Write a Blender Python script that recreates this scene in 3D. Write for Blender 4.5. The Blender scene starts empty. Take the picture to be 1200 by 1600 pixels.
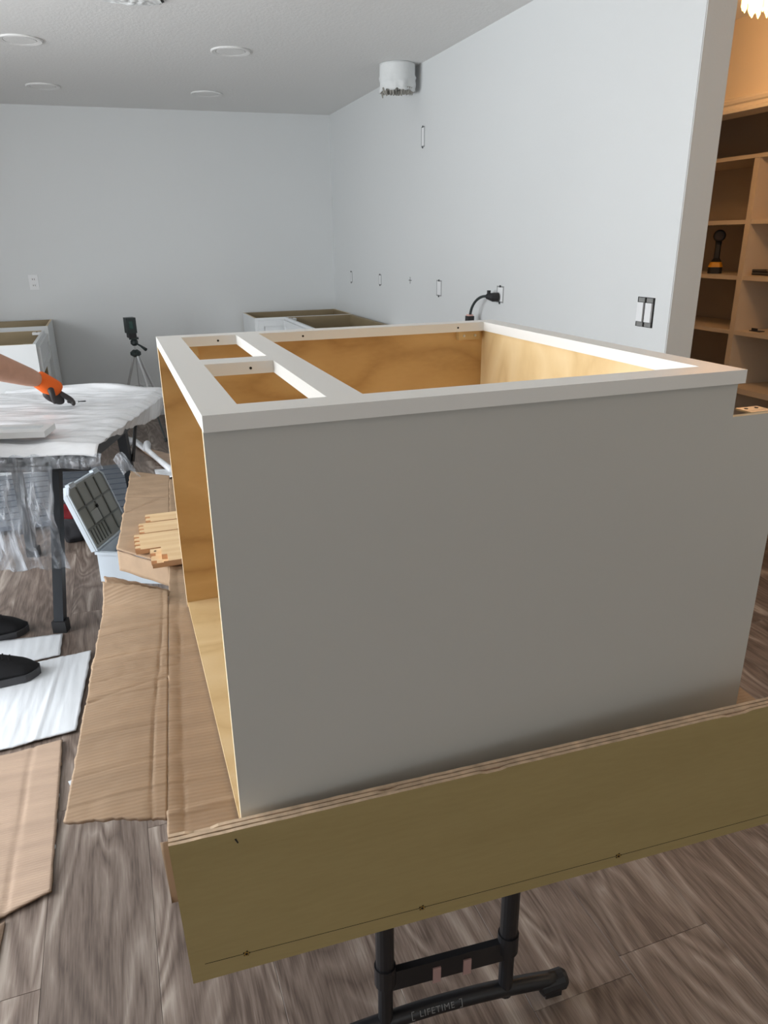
import bpy, bmesh, math, random
from mathutils import Vector, Matrix, noise
random.seed(7)
PI = math.pi
sc = bpy.context.scene
COL = sc.collection

# ------------------------------------------------------------------ camera
R_ = Vector((0.94018755, -0.34049274, -0.01058624))
F_ = Vector((0.3156709, 0.88248837, -0.34866339))
U_ = R_.cross(F_)
cam = bpy.data.cameras.new('camera')
cam.sensor_fit = 'VERTICAL'; cam.sensor_height = 36.0
cam.lens = 1143.31 * 36 / 1600
cam.clip_start = 0.05
co = bpy.data.objects.new('camera', cam); COL.objects.link(co)
co.matrix_world = Matrix(((R_.x, U_.x, -F_.x, -0.0788), (R_.y, U_.y, -F_.y, -0.808),
                          (R_.z, U_.z, -F_.z, 1.4685), (0, 0, 0, 1)))
sc.camera = co

# ------------------------------------------------------------------ light
w = bpy.data.worlds.new('world'); sc.world = w; w.use_nodes = True
bg = w.node_tree.nodes['Background']
bg.inputs[0].default_value = (0.88, 0.94, 1.0, 1); bg.inputs[1].default_value = 1.0

def area(name, loc, rot, sx, sy, power, col):
    l = bpy.data.lights.new(name, 'AREA'); l.shape = 'RECTANGLE'; l.size = sx; l.size_y = sy
    l.energy = power; l.color = col
    o = bpy.data.objects.new(name, l); COL.objects.link(o); o.location = loc; o.rotation_euler = rot
    return o
# daylight through the patio glazing of the left wall, plus two added fills
area('daylight_patio', (-2.95, 1.65, 1.25), (0, -PI/2, 0), 2.1, 2.5, 204, (0.94, 0.975, 1.0))
area('fill_left', (-2.95, -1.9, 1.2), (0, -PI/2, 0), 1.8, 1.4, 9, (0.95, 0.97, 1.0))  # added fill, set in an unseen window beside the camera
area('fill_behind', (0.6, -3.72, 1.5), (-PI/2, 0, PI), 1.6, 1.2, 4, (1.0, 0.97, 0.93))  # added fill for the cabinet front, in an unseen window behind the camera
sc.view_settings.view_transform = 'Standard'; sc.view_settings.look = 'None'
sc.view_settings.gamma = 1; sc.view_settings.use_curve_mapping = False
sc.view_settings.exposure = 0.0

# ------------------------------------------------------------------ materials
def nm(name):
    m = bpy.data.materials.new(name); m.use_nodes = True
    nt = m.node_tree; b = nt.nodes['Principled BSDF']
    return m, nt, b
def N(nt, t, **k):
    n = nt.nodes.new(t)
    for a, v in k.items():
        if a.startswith('i_'):
            kk = a[2:]; kk = int(kk) if kk.isdigit() else kk
            n.inputs[kk].default_value = v
        else: setattr(n, a, v)
    return n
def ramp(nt, stops, interp='LINEAR'):
    r = nt.nodes.new('ShaderNodeValToRGB'); r.color_ramp.interpolation = interp
    e = r.color_ramp.elements
    while len(e) < len(stops): e.new(0.5)
    for x, (p, c) in zip(e, stops): x.position = p; x.color = (*c, 1)
    return r
def mapped(nt, scale, rot=(0,0,0), rand=False):
    tc = N(nt, 'ShaderNodeTexCoord'); mp = N(nt, 'ShaderNodeMapping')
    mp.inputs['Scale'].default_value = scale; mp.inputs['Rotation'].default_value = rot
    if rand:
        oi = N(nt, 'ShaderNodeObjectInfo')
        vm = N(nt, 'ShaderNodeVectorMath', operation='SCALE'); vm.inputs[0].default_value = (17.3, 9.1, 5.7)
        nt.links.new(oi.outputs['Random'], vm.inputs['Scale'])
        va = N(nt, 'ShaderNodeVectorMath', operation='ADD')
        nt.links.new(tc.outputs['Object'], va.inputs[0]); nt.links.new(vm.outputs[0], va.inputs[1])
        nt.links.new(va.outputs[0], mp.inputs['Vector'])
    else: nt.links.new(tc.outputs['Object'], mp.inputs['Vector'])
    return mp
def bump(nt, b, h, strength, dist=0.002):
    bp = N(nt, 'ShaderNodeBump'); bp.inputs['Strength'].default_value = strength
    bp.inputs['Distance'].default_value = dist
    nt.links.new(h, bp.inputs['Height']); nt.links.new(bp.outputs[0], b.inputs['Normal'])
def plain(name, col, rough=0.5, metal=0.0, spec=0.5, bumpscale=None, bs=0.3, bd=0.001, var=0.0):
    m, nt, b = nm(name)
    b.inputs['Base Color'].default_value = (*col, 1); b.inputs['Roughness'].default_value = rough
    b.inputs['Metallic'].default_value = metal; b.inputs['Specular IOR Level'].default_value = spec
    if bumpscale or var:
        mp = mapped(nt, (1,1,1)); nz = N(nt, 'ShaderNodeTexNoise'); nz.inputs['Scale'].default_value = bumpscale or 8
        nz.inputs['Detail'].default_value = 3
        nt.links.new(mp.outputs[0], nz.inputs['Vector'])
        if bumpscale: bump(nt, b, nz.outputs['Fac'], bs, bd)
        if var:
            r = ramp(nt, [(0.3, tuple(c*(1-var) for c in col)), (0.7, tuple(min(1, c*(1+var)) for c in col))])
            nt.links.new(nz.outputs['Fac'], r.inputs[0]); nt.links.new(r.outputs[0], b.inputs['Base Color'])
    return m
def wood(name, stops, stretch, wscale, rot=(0,0,0), rough=0.5, rand=False, dist=6.0, bs=0.15, fine=120, finemix=0.25):
    """stretch: scale of the three axes, small along the grain"""
    m, nt, b = nm(name)
    mp = mapped(nt, stretch, rot, rand)
    nz = N(nt, 'ShaderNodeTexNoise'); nz.inputs['Scale'].default_value = wscale; nz.inputs['Detail'].default_value = 2
    nz.inputs['Distortion'].default_value = 0.4
    nt.links.new(mp.outputs[0], nz.inputs['Vector'])
    mm = N(nt, 'ShaderNodeMath', operation='MULTIPLY'); mm.inputs[1].default_value = dist
    nt.links.new(nz.outputs['Fac'], mm.inputs[0])
    fr = N(nt, 'ShaderNodeMath', operation='PINGPONG'); fr.inputs[1].default_value = 1.0
    nt.links.new(mm.outputs[0], fr.inputs[0])
    n2 = N(nt, 'ShaderNodeTexNoise'); n2.inputs['Scale'].default_value = fine; n2.inputs['Detail'].default_value = 4
    nt.links.new(mp.outputs[0], n2.inputs['Vector'])
    mx = N(nt, 'ShaderNodeMath', operation='MULTIPLY_ADD')
    mx.inputs[1].default_value = 1 - finemix
    sc2 = N(nt, 'ShaderNodeMath', operation='MULTIPLY'); sc2.inputs[1].default_value = finemix
    nt.links.new(n2.outputs['Fac'], sc2.inputs[0])
    nt.links.new(fr.outputs[0], mx.inputs[0]); nt.links.new(sc2.outputs[0], mx.inputs[2])
    r = ramp(nt, stops); nt.links.new(mx.outputs[0], r.inputs[0])
    out = r.outputs[0]
    if rand:
        oi = N(nt, 'ShaderNodeObjectInfo'); hs = N(nt, 'ShaderNodeHueSaturation')
        mr = N(nt, 'ShaderNodeMapRange'); mr.inputs['To Min'].default_value = 0.86; mr.inputs['To Max'].default_value = 1.12
        nt.links.new(oi.outputs['Random'], mr.inputs[0]); nt.links.new(mr.outputs[0], hs.inputs['Value'])
        nt.links.new(out, hs.inputs['Color']); out = hs.outputs[0]
    nt.links.new(out, b.inputs['Base Color'])
    b.inputs['Roughness'].default_value = rough
    bump(nt, b, mx.outputs[0], bs, 0.0008)
    return m
M = {}
M['wall'] = plain('wall_paint', (0.69, 0.708, 0.712), 0.55, bumpscale=140, bs=0.25, bd=0.0015)
M['ceiling'] = plain('ceiling_paint', (0.80, 0.80, 0.79), 0.8, bumpscale=70, bs=0.5, bd=0.003)
M['hall'] = plain('wall_paint_warmed', (0.74, 0.66, 0.54), 0.6)  # same paint as the other walls, warm lamplight put into the colour
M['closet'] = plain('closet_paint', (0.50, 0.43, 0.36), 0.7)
M['trim'] = plain('trim_paint', (0.78, 0.72, 0.62), 0.4)
M['shelf'] = plain('shelf_board', (0.72, 0.62, 0.49), 0.5)
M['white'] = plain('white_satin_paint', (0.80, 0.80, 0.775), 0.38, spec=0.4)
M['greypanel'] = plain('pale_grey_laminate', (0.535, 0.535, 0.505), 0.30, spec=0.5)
M['whitecab'] = plain('white_cabinet_paint', (0.70, 0.72, 0.73), 0.4)
def floor_mat():
    m, nt, b = nm('oak_plank')
    L = nt.links.new
    mp = mapped(nt, (6.5, 1.5, 1), rand=True)
    n1 = N(nt, 'ShaderNodeTexNoise'); n1.inputs['Scale'].default_value = 1.0; n1.inputs['Detail'].default_value = 1.5; n1.inputs['Distortion'].default_value = 0.5
    L(mp.outputs[0], n1.inputs['Vector'])
    mu = N(nt, 'ShaderNodeMath', operation='MULTIPLY'); mu.inputs[1].default_value = 24.0; L(n1.outputs['Fac'], mu.inputs[0])
    pp = N(nt, 'ShaderNodeMath', operation='PINGPONG'); pp.inputs[1].default_value = 1.0; L(mu.outputs[0], pp.inputs[0])
    mp2 = mapped(nt, (260, 14, 1), rand=True)
    n2 = N(nt, 'ShaderNodeTexNoise'); n2.inputs['Scale'].default_value = 1.0; n2.inputs['Detail'].default_value = 3; L(mp2.outputs[0], n2.inputs['Vector'])
    mp3 = mapped(nt, (16, 1.3, 1), rand=True)
    n3 = N(nt, 'ShaderNodeTexNoise'); n3.inputs['Scale'].default_value = 1.0; n3.inputs['Detail'].default_value = 2; L(mp3.outputs[0], n3.inputs['Vector'])
    def ma(a, k, c=None):
        x = N(nt, 'ShaderNodeMath', operation='MULTIPLY_ADD'); L(a, x.inputs[0]); x.inputs[1].default_value = k
        if c is None: x.inputs[2].default_value = 0
        else: L(c, x.inputs[2])
        return x.outputs[0]
    # ring contrast is strong only in some places
    mr = N(nt, 'ShaderNodeMapRange'); mr.inputs[1].default_value = 0.45; mr.inputs[2].default_value = 0.72; mr.inputs[3].default_value = 0.16; mr.inputs[4].default_value = 0.60
    L(n3.outputs['Fac'], mr.inputs[0])
    rg = N(nt, 'ShaderNodeMath', operation='MULTIPLY'); L(pp.outputs[0], rg.inputs[0]); L(mr.outputs[0], rg.inputs[1])
    t = ma(n2.outputs['Fac'], 0.55, rg.outputs[0]); t = ma(n3.outputs['Fac'], 0.30, t)
    r = ramp(nt, [(0.36, (0.10,0.072,0.058)), (0.54, (0.18,0.136,0.112)), (0.70, (0.245,0.195,0.163)), (0.95, (0.38,0.32,0.275))])
    L(t, r.inputs[0])
    oi = N(nt, 'ShaderNodeObjectInfo'); hs = N(nt, 'ShaderNodeHueSaturation')
    m4 = N(nt, 'ShaderNodeMapRange'); m4.inputs['To Min'].default_value = 0.95; m4.inputs['To Max'].default_value = 1.25
    L(oi.outputs['Random'], m4.inputs[0]); L(m4.outputs[0], hs.inputs['Value']); L(r.outputs[0], hs.inputs['Color']); L(hs.outputs[0], b.inputs['Base Color'])
    b.inputs['Roughness'].default_value = 0.45; bump(nt, b, t, 0.2, 0.0006)
    return m
M['floor'] = floor_mat()
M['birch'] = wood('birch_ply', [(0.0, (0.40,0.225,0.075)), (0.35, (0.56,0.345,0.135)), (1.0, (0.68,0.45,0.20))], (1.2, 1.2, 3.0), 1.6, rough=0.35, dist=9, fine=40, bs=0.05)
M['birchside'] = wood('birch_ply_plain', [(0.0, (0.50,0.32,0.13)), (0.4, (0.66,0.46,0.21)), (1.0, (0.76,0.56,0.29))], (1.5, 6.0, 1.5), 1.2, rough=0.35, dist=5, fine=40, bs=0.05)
M['birchlit'] = wood('birch_ply_lit', [(0.0, (0.64,0.45,0.22)), (0.5, (0.76,0.57,0.31)), (1.0, (0.82,0.64,0.38))], (1.5, 2.4, 1.2), 1.8, rough=0.35, dist=14, fine=40, bs=0.04, finemix=0.3)  # paler birch: light falling in from the left put into the colour
M['plyedge'] = plain('ply_edge', (0.74, 0.60, 0.40), 0.6, bumpscale=60)
M['olive'] = wood('weathered_ply_face', [(0.0, (0.25,0.185,0.073)), (0.5, (0.34,0.26,0.108)), (1.0, (0.40,0.315,0.14))], (0.8, 2.0, 5.0), 1.5, rough=0.5, dist=2.2, fine=30, bs=0.12, finemix=0.5)
M['veneer_light'] = plain('ply_layer_light', (0.62, 0.47, 0.33), 0.8, bumpscale=45, bs=0.6, var=0.25)
M['veneer_dark'] = plain('ply_layer_dark', (0.30, 0.20, 0.13), 0.85, bumpscale=45, bs=0.6, var=0.3)
M['pine'] = wood('pine_board', [(0.0, (0.72,0.47,0.24)), (0.5, (0.84,0.62,0.36)), (1.0, (0.90,0.72,0.47))], (1.0, 8.0, 8.0), 1.6, rough=0.5, dist=4, fine=15, bs=0.05)
M['pineend'] = plain('pine_end_grain', (0.60, 0.34, 0.18), 0.7, bumpscale=90)
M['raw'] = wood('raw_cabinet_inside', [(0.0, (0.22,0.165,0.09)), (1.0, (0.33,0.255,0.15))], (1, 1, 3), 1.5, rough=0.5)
M['black'] = plain('black_powder_coat', (0.012, 0.012, 0.014), 0.38)
M['blackplastic'] = plain('black_plastic', (0.015, 0.015, 0.017), 0.5, bumpscale=200, bs=0.2)
M['charcoal'] = plain('charcoal_metal', (0.022, 0.026, 0.032), 0.45)
M['slate'] = plain('slate_plastic', (0.085, 0.10, 0.125), 0.35)
M['hole'] = plain('dark_hole', (0.01, 0.009, 0.008), 0.9)
M['steel'] = plain('brushed_steel', (0.55, 0.55, 0.54), 0.35, 0.9)
M['screw'] = plain('brass_screw', (0.45, 0.30, 0.08), 0.4, 0.8)
M['silver'] = plain('silver_tube', (0.55, 0.56, 0.57), 0.35, 0.6)
M['tripodblack'] = plain('tripod_black', (0.02, 0.03, 0.03), 0.5)
M['velcro'] = plain('pink_strap', (0.42, 0.27, 0.25), 0.8)
M['lettering'] = plain('grey_lettering', (0.20, 0.20, 0.20), 0.6)
M['lidgrey'] = plain('grey_translucent_lid', (0.33, 0.34, 0.31), 0.25)
M['lidrib'] = plain('grey_lid_rib', (0.15, 0.16, 0.15), 0.3)
M['palewhite'] = plain('pale_blue_white_plastic', (0.72, 0.80, 0.88), 0.4)
M['red'] = plain('red_fabric', (0.22, 0.008, 0.014), 0.6)
M['bagblack'] = plain('black_bag_fabric', (0.018, 0.018, 0.022), 0.75, bumpscale=60, bs=0.5)
M['orange'] = plain('orange_knit', (0.82, 0.14, 0.015), 0.85, bumpscale=350, bs=0.6)
M['glovepalm'] = plain('dark_rubber_palm', (0.035, 0.030, 0.030), 0.55, bumpscale=120, bs=0.4)
M['skin'] = plain('skin', (0.52, 0.28, 0.185), 0.5, bumpscale=25, bs=0.15, var=0.06)
M['shoe'] = plain('black_suede', (0.008, 0.008, 0.010), 0.8, bumpscale=150, bs=0.4)
M['sole'] = plain('dark_grey_rubber', (0.055, 0.055, 0.06), 0.6)
M['trousers'] = plain('dark_trousers', (0.02, 0.022, 0.03), 0.85)
M['shirt'] = plain('grey_tshirt', (0.10, 0.11, 0.13), 0.85)
M['hair'] = plain('dark_hair', (0.02, 0.013, 0.009), 0.6)
M['eye'] = plain('eye_dark', (0.03, 0.02, 0.015), 0.2)
M['duct'] = plain('white_wrapped_duct', (0.74, 0.76, 0.76), 0.6, bumpscale=25, bs=0.4, bd=0.006)
M['outlet'] = plain('white_plastic', (0.80, 0.81, 0.82), 0.35)
M['yellow'] = plain('yellow_plastic', (0.75, 0.36, 0.02), 0.4)
M['cable'] = plain('grey_black_cable', (0.03, 0.04, 0.04), 0.45)
M['lens'] = plain('frosted_lens', (0.80, 0.80, 0.80), 0.4)
M['cutedge2'] = plain('cut_gypsum_pale', (0.30, 0.31, 0.31), 0.9)
M['cutedge'] = plain('torn_gypsum', (0.13, 0.13, 0.13), 0.9, bumpscale=60, bs=0.8)

def cardboard(name, col, axis=1, period=240, white=False):
    m, nt, b = nm(name)
    mp = mapped(nt, (1,1,1))
    wv = N(nt, 'ShaderNodeTexWave'); wv.bands_direction = 'XYZ'[axis]; wv.inputs['Scale'].default_value = period/6.283
    wv.inputs['Distortion'].default_value = 0.6; wv.inputs['Detail'].default_value = 1
    nt.links.new(mp.outputs[0], wv.inputs['Vector'])
    s = [3,3,3]; s[axis] = 26
    mp2 = mapped(nt, tuple(s)); nz = N(nt, 'ShaderNodeTexNoise'); nz.inputs['Scale'].default_value = 1.0; nz.inputs['Detail'].default_value = 5
    nt.links.new(mp2.outputs[0], nz.inputs['Vector'])
    r = ramp(nt, [(0.25, tuple(c*0.86 for c in col)), (0.75, tuple(min(1, c*1.1) for c in col))])
    nt.links.new(nz.outputs['Fac'], r.inputs[0]); nt.links.new(r.outputs[0], b.inputs['Base Color'])
    ad = N(nt, 'ShaderNodeMath', operation='MULTIPLY_ADD'); ad.inputs[1].default_value = 3.0
    nt.links.new(nz.outputs['Fac'], ad.inputs[0]); 
    m3 = N(nt, 'ShaderNodeMath', operation='MULTIPLY'); m3.inputs[1].default_value = 0.55
    nt.links.new(wv.outputs['Fac'], m3.inputs[0]); nt.links.new(m3.outputs[0], ad.inputs[2])
    bump(nt, b, ad.outputs[0], 0.6 if not white else 0.35, 0.0014)
    b.inputs['Roughness'].default_value = 0.75 if not white else 0.45
    return m
M['card'] = cardboard('corrugated_cardboard', (0.40, 0.275, 0.175))
M['card_shaded'] = plain('shaded_cardboard', (0.33, 0.225, 0.14), 0.8, bumpscale=30, bs=0.2, var=0.08)  # darker than the sheet: the hanging fold's shade put into the colour
M['card_edge'] = plain('cardboard_edge', (0.30, 0.20, 0.13), 0.9, bumpscale=120, bs=0.6)
M['cardfloor'] = cardboard('cardboard_floor_sheet', (0.50, 0.36, 0.265), 1)
M['cardwhite'] = cardboard('white_cardboard', (0.80, 0.83, 0.87), 0, 60, True)
def film(name, base, lo, hi, scale, rough=0.12):
    m, nt, b = nm(name)
    nt.nodes.remove(b); out = nt.nodes['Material Output']
    tr = N(nt, 'ShaderNodeBsdfTransparent'); tr.inputs[0].default_value = (0.96, 0.97, 0.98, 1)
    pb = N(nt, 'ShaderNodeBsdfPrincipled'); pb.inputs['Base Color'].default_value = (*base, 1)
    pb.inputs['Roughness'].default_value = rough; pb.inputs['Specular IOR Level'].default_value = 0.9
    mp = mapped(nt, scale); nz = N(nt, 'ShaderNodeTexNoise'); nz.inputs['Scale'].default_value = 1; nz.inputs['Detail'].default_value = 5
    nz.inputs['Distortion'].default_value = 1.2
    nt.links.new(mp.outputs[0], nz.inputs['Vector'])
    r = ramp(nt, [(0.38, (lo,)*3), (0.55, ((lo*.7+hi*.3),)*3), (0.66, (hi,)*3)])
    nt.links.new(nz.outputs['Fac'], r.inputs[0])
    mx = N(nt, 'ShaderNodeMixShader')
    nt.links.new(r.outputs[0], mx.inputs[0]); nt.links.new(tr.outputs[0], mx.inputs[1]); nt.links.new(pb.outputs[0], mx.inputs[2])
    bp = N(nt, 'ShaderNodeBump'); bp.inputs['Strength'].default_value = 0.8; bp.inputs['Distance'].default_value = 0.01
    nt.links.new(nz.outputs['Fac'], bp.inputs['Height']); nt.links.new(bp.outputs[0], pb.inputs['Normal'])
    nt.links.new(mx.outputs[0], out.inputs['Surface'])
    return m
M['film'] = film('clear_plastic_film', (0.72, 0.76, 0.82), 0.05, 0.62, (26, 26, 6))
M['milky'] = film('milky_plastic_film', (0.90, 0.92, 0.95), 0.88, 0.98, (5, 14, 5), 0.22)

# ------------------------------------------------------------------ mesh helpers
def cleanup_empty(): pass
def link(name, me, mat, parent=None, loc=None):
    o = bpy.data.objects.new(name, me); COL.objects.link(o)
    if mat is not None:
        for mm in (mat if isinstance(mat, (list, tuple)) else [mat]): me.materials.append(mm)
    if parent is not None: o.parent = parent
    if loc is not None: o.location = loc
    return o
def obj(name, bm, mat, parent=None, smooth=False, bevel=0, seg=1, loc=None):
    if bevel:
        es = [e for e in bm.edges if len(e.link_faces) == 2 and e.calc_face_angle(0) > 0.6]
        bmesh.ops.bevel(bm, geom=es, offset=bevel, segments=seg, affect='EDGES', clamp_overlap=True)
    bmesh.ops.recalc_face_normals(bm, faces=bm.faces)
    me = bpy.data.meshes.new(name); bm.to_mesh(me); bm.free()
    if smooth: me.polygons.foreach_set('use_smooth', [True]*len(me.polygons))
    return link(name, me, mat, parent, loc)
def box(bm, x0, x1, y0, y1, z0, z1, mi=0):
    v = [bm.verts.new((x, y, z)) for z in (z0, z1) for y in (y0, y1) for x in (x0, x1)]
    for f in ((0,1,3,2), (4,6,7,5), (0,4,5,1), (2,3,7,6), (0,2,6,4), (1,5,7,3)):
        fc = bm.faces.new([v[i] for i in f]); fc.material_index = mi
    return v
def bx(name, dims, mat, parent=None, bevel=0.0, **k):
    bm = bmesh.new(); box(bm, *dims); return obj(name, bm, mat, parent, bevel=bevel, **k)
def prism(bm, pts, axis, a, b):
    """extrude polygon pts (2D) along axis from a to b"""
    def mk(p, t):
        if axis == 'y': return (p[0], t, p[1])
        if axis == 'x': return (t, p[0], p[1])
        return (p[0], p[1], t)
    v0 = [bm.verts.new(mk(p, a)) for p in pts]; v1 = [bm.verts.new(mk(p, b)) for p in pts]
    n = len(pts)
    bm.faces.new(v0); bm.faces.new(v1)
    for i in range(n): bm.faces.new((v0[i], v0[(i+1)%n], v1[(i+1)%n], v1[i]))
def tube(bm, path, rad, n=12, cap=True, flat=1.0):
    path = [Vector(p) for p in path]
    rr = rad if isinstance(rad, (list, tuple)) else [rad]*len(path)
    rings = []; up = None
    for i, p in enumerate(path):
        t = (path[min(i+1, len(path)-1)] - path[max(i-1, 0)]).normalized()
        if up is None: up = t.orthogonal().normalized()
        else: up = (up - t*up.dot(t)).normalized()
        s = t.cross(up)
        rings.append([bm.verts.new(p + (up*math.cos(2*PI*k/n) + s*math.sin(2*PI*k/n)*flat)*rr[i]) for k in range(n)])
    for a, b in zip(rings, rings[1:]):
        for k in range(n): bm.faces.new((a[k], a[(k+1)%n], b[(k+1)%n], b[k]))
    if cap: bm.faces.new(rings[0]); bm.faces.new(rings[-1])
def lathe(bm, prof, n=24, c=(0,0,0), cap=True):
    rings = []
    for r, z in prof: rings.append([bm.verts.new((c[0]+r*math.cos(2*PI*k/n), c[1]+r*math.sin(2*PI*k/n), c[2]+z)) for k in range(n)])
    for a, b in zip(rings, rings[1:]):
        for k in range(n): bm.faces.new((a[k], a[(k+1)%n], b[(k+1)%n], b[k]))
    if cap: bm.faces.new(rings[0]); bm.faces.new(rings[-1])
def tag(o, label=None, cat=None, group=None, kind=None):
    if label: o['label'] = label
    if cat: o['category'] = cat
    if group: o['group'] = group
    if kind: o['kind'] = kind
    return o
def thing(name, label, cat, loc=(0,0,0), rotz=0, group=None):
    o = bpy.data.objects.new(name, None); COL.objects.link(o); o.empty_display_size = 0.05
    o.location = loc; o.rotation_euler = (0, 0, rotz)
    return tag(o, label, cat, group)
def st(o): o['kind'] = 'structure'; return o
def grid(bm, nu, nv, fn, thick=0.004, mi_side=1):
    """solid sheet: fn(s,t)->(top point); thickness downwards along the normal-ish -z"""
    top = [[Vector(fn(i/nu, j/nv)) for j in range(nv+1)] for i in range(nu+1)]
    nrm = [[None]*(nv+1) for _ in range(nu+1)]
    for i in range(nu+1):
        for j in range(nv+1):
            a = top[min(i+1,nu)][j] - top[max(i-1,0)][j]; b = top[i][min(j+1,nv)] - top[i][max(j-1,0)]
            n_ = a.cross(b)
            nrm[i][j] = n_.normalized() if n_.length > 1e-9 else Vector((0,0,1))
    vt = [[bm.verts.new(top[i][j]) for j in range(nv+1)] for i in range(nu+1)]
    vb = [[bm.verts.new(top[i][j] - nrm[i][j]*thick) for j in range(nv+1)] for i in range(nu+1)]
    for i in range(nu):
        for j in range(nv):
            bm.faces.new((vt[i][j], vt[i+1][j], vt[i+1][j+1], vt[i][j+1]))
            bm.faces.new((vb[i][j], vb[i][j+1], vb[i+1][j+1], vb[i+1][j]))
    def side(a, b, c, d):
        f = bm.faces.new((a, b, c, d)); f.material_index = mi_side
    for i in range(nu):
        side(vt[i][0], vb[i][0], vb[i+1][0], vt[i+1][0]); side(vt[i][nv], vt[i+1][nv], vb[i+1][nv], vb[i][nv])
    for j in range(nv):
        side(vt[0][j], vt[0][j+1], vb[0][j+1], vb[0][j]); side(vt[nu][j], vb[nu][j], vb[nu][j+1], vt[nu][j+1])
def nz(x, y, z=0): return noise.noise(Vector((x, y, z)))

# ================================================================== SETTING
CE = 2.466; WX = 1.878
# floor slab and planks (planks run away from the camera)
bm = bmesh.new(); box(bm, -2.82, 3.9, -3.5, 6.6, -0.12, -0.008)
FLOOR = st(obj('floor', bm, M['floor']))
PW = 0.2365; PL = 1.22
pm = {}
def plank_mesh(L):
    k = round(L, 3)
    if k not in pm:
        b = bmesh.new(); g = 0.0003
        box(b, -PW/2+g, PW/2-g, -L/2+g, L/2-g, -0.008, 0.0)
        es = [e for e in b.edges if all(v.co.z > -0.001 for v in e.verts)]
        bmesh.ops.bevel(b, geom=es, offset=0.0006, segments=1, affect='EDGES')
        me = bpy.data.meshes.new('plank'); b.to_mesh(me); b.free(); me.materials.append(M['floor']); pm[k] = me
    return pm[k]
offs = {-2: 0.068 - PL*1, 1: 0.3, 4: 0.068, -1: 0.47, 0: 0.9}
np_ = 0
for ix in range(-6, 15):
    xc = -0.4 + PW*(ix + 0.5)
    # strips that only the far part of the picture shows need no near planks
    y = {-1: 0.47, 4: 0.068, 0: -0.21, 1: 0.86, 2: -0.33, 3: 0.52}.get(ix, random.uniform(0, PL)) - 2*PL
    while y < 6.2:
        y0, y1 = y, y + PL
        y = y1
        if y1 < -0.6: continue
        y0 = max(y0, -1.3); 
        if y1 > 6.25: y1 = 6.25
        if y1 - y0 < 0.1: continue
        o = link('plank', plank_mesh(y1-y0), None, FLOOR, (xc, (y0+y1)/2, 0)); np_ += 1

st(bx('ceiling', (-2.82, 3.9, -3.5, 6.6, CE, CE+0.1), M['ceiling']))
# far wall, a touch out of square
def far_y(x): return 5.93 + 0.06*(WX - x)
bm = bmesh.new(); prism(bm, [(-2.82, far_y(-2.82)), (3.9, far_y(3.9)), (3.9, 6.6), (-2.82, 6.6)], 'z', -0.1, CE); st(obj('wall_back', bm, M['wall']))
# right wall, stopping short with a square end
bm = bmesh.new(); box(bm, WX, WX+0.125, 1.476, far_y(WX), 0, CE)
es = [e for e in bm.edges if abs(e.verts[0].co.y-1.476) < 1e-4 and abs(e.verts[1].co.y-1.476) < 1e-4 and abs(e.verts[0].co.z-e.verts[1].co.z) > 1]
bmesh.ops.bevel(bm, geom=es, offset=0.003, segments=2, affect='EDGES')
st(obj('wall_right', bm, M['wall']))
# left wall with two glazed openings
def wall_holes(name, axis, pos, thick, a0, a1, holes, mat):
    bm = bmesh.new(); holes = sorted(holes)
    def seg(p, q, z0, z1):
        if axis == 'x': box(bm, pos, pos+thick, p, q, z0, z1)
        else: box(bm, p, q, pos, pos+thick, z0, z1)
    cur = a0
    for (h0, h1, z0, z1) in holes:
        seg(cur, h0, 0, CE)
        if z0 > 0: seg(h0, h1, 0, z0)
        if z1 < CE: seg(h0, h1, z1, CE)
        cur = h1
    seg(cur, a1, 0, CE)
    bmesh.ops.remove_doubles(bm, verts=bm.verts, dist=1e-5)
    return st(obj(name, bm, mat))
wall_holes('wall_left', 'x', -2.82, 0.12, -3.5, 6.2, [(-2.6, -1.2, 0.3, 2.1), (0.4, 2.9, 0.05, 2.2)], M['wall'])
wall_holes('wall_front', 'y', -3.62, 0.12, -2.82, 3.9, [(-0.2, 1.4, 0.9, 2.1)], M['wall'])
def winframe(name, axis, pos, a0, a1, z0, z1, n):
    bm = bmesh.new(); t = 0.05
    def seg(p, q, c, d):
        if axis == 'x': box(bm, pos, pos+0.07, p, q, c, d)
        else: box(bm, p, q, pos, pos+0.07, c, d)
    seg(a0, a1, z0, z0+t); seg(a0, a1, z1-t, z1)
    for k in range(n+1):
        c = a0 + t/2 + (a1-a0-t)*k/n; seg(c-t/2, c+t/2, z0+t, z1-t)
    return st(obj(name, bm, M['whitecab']))
winframe('window_1', 'x', -2.80, 0.4, 2.9, 0.05, 2.2, 3)
winframe('window_2', 'x', -2.80, -2.6, -1.2, 0.3, 2.1, 2)  # unseen frame around the added left fill
winframe('window_3', 'y', -3.6, -0.2, 1.4, 0.9, 2.1, 2)  # unseen frame around the added fill behind the camera
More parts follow.
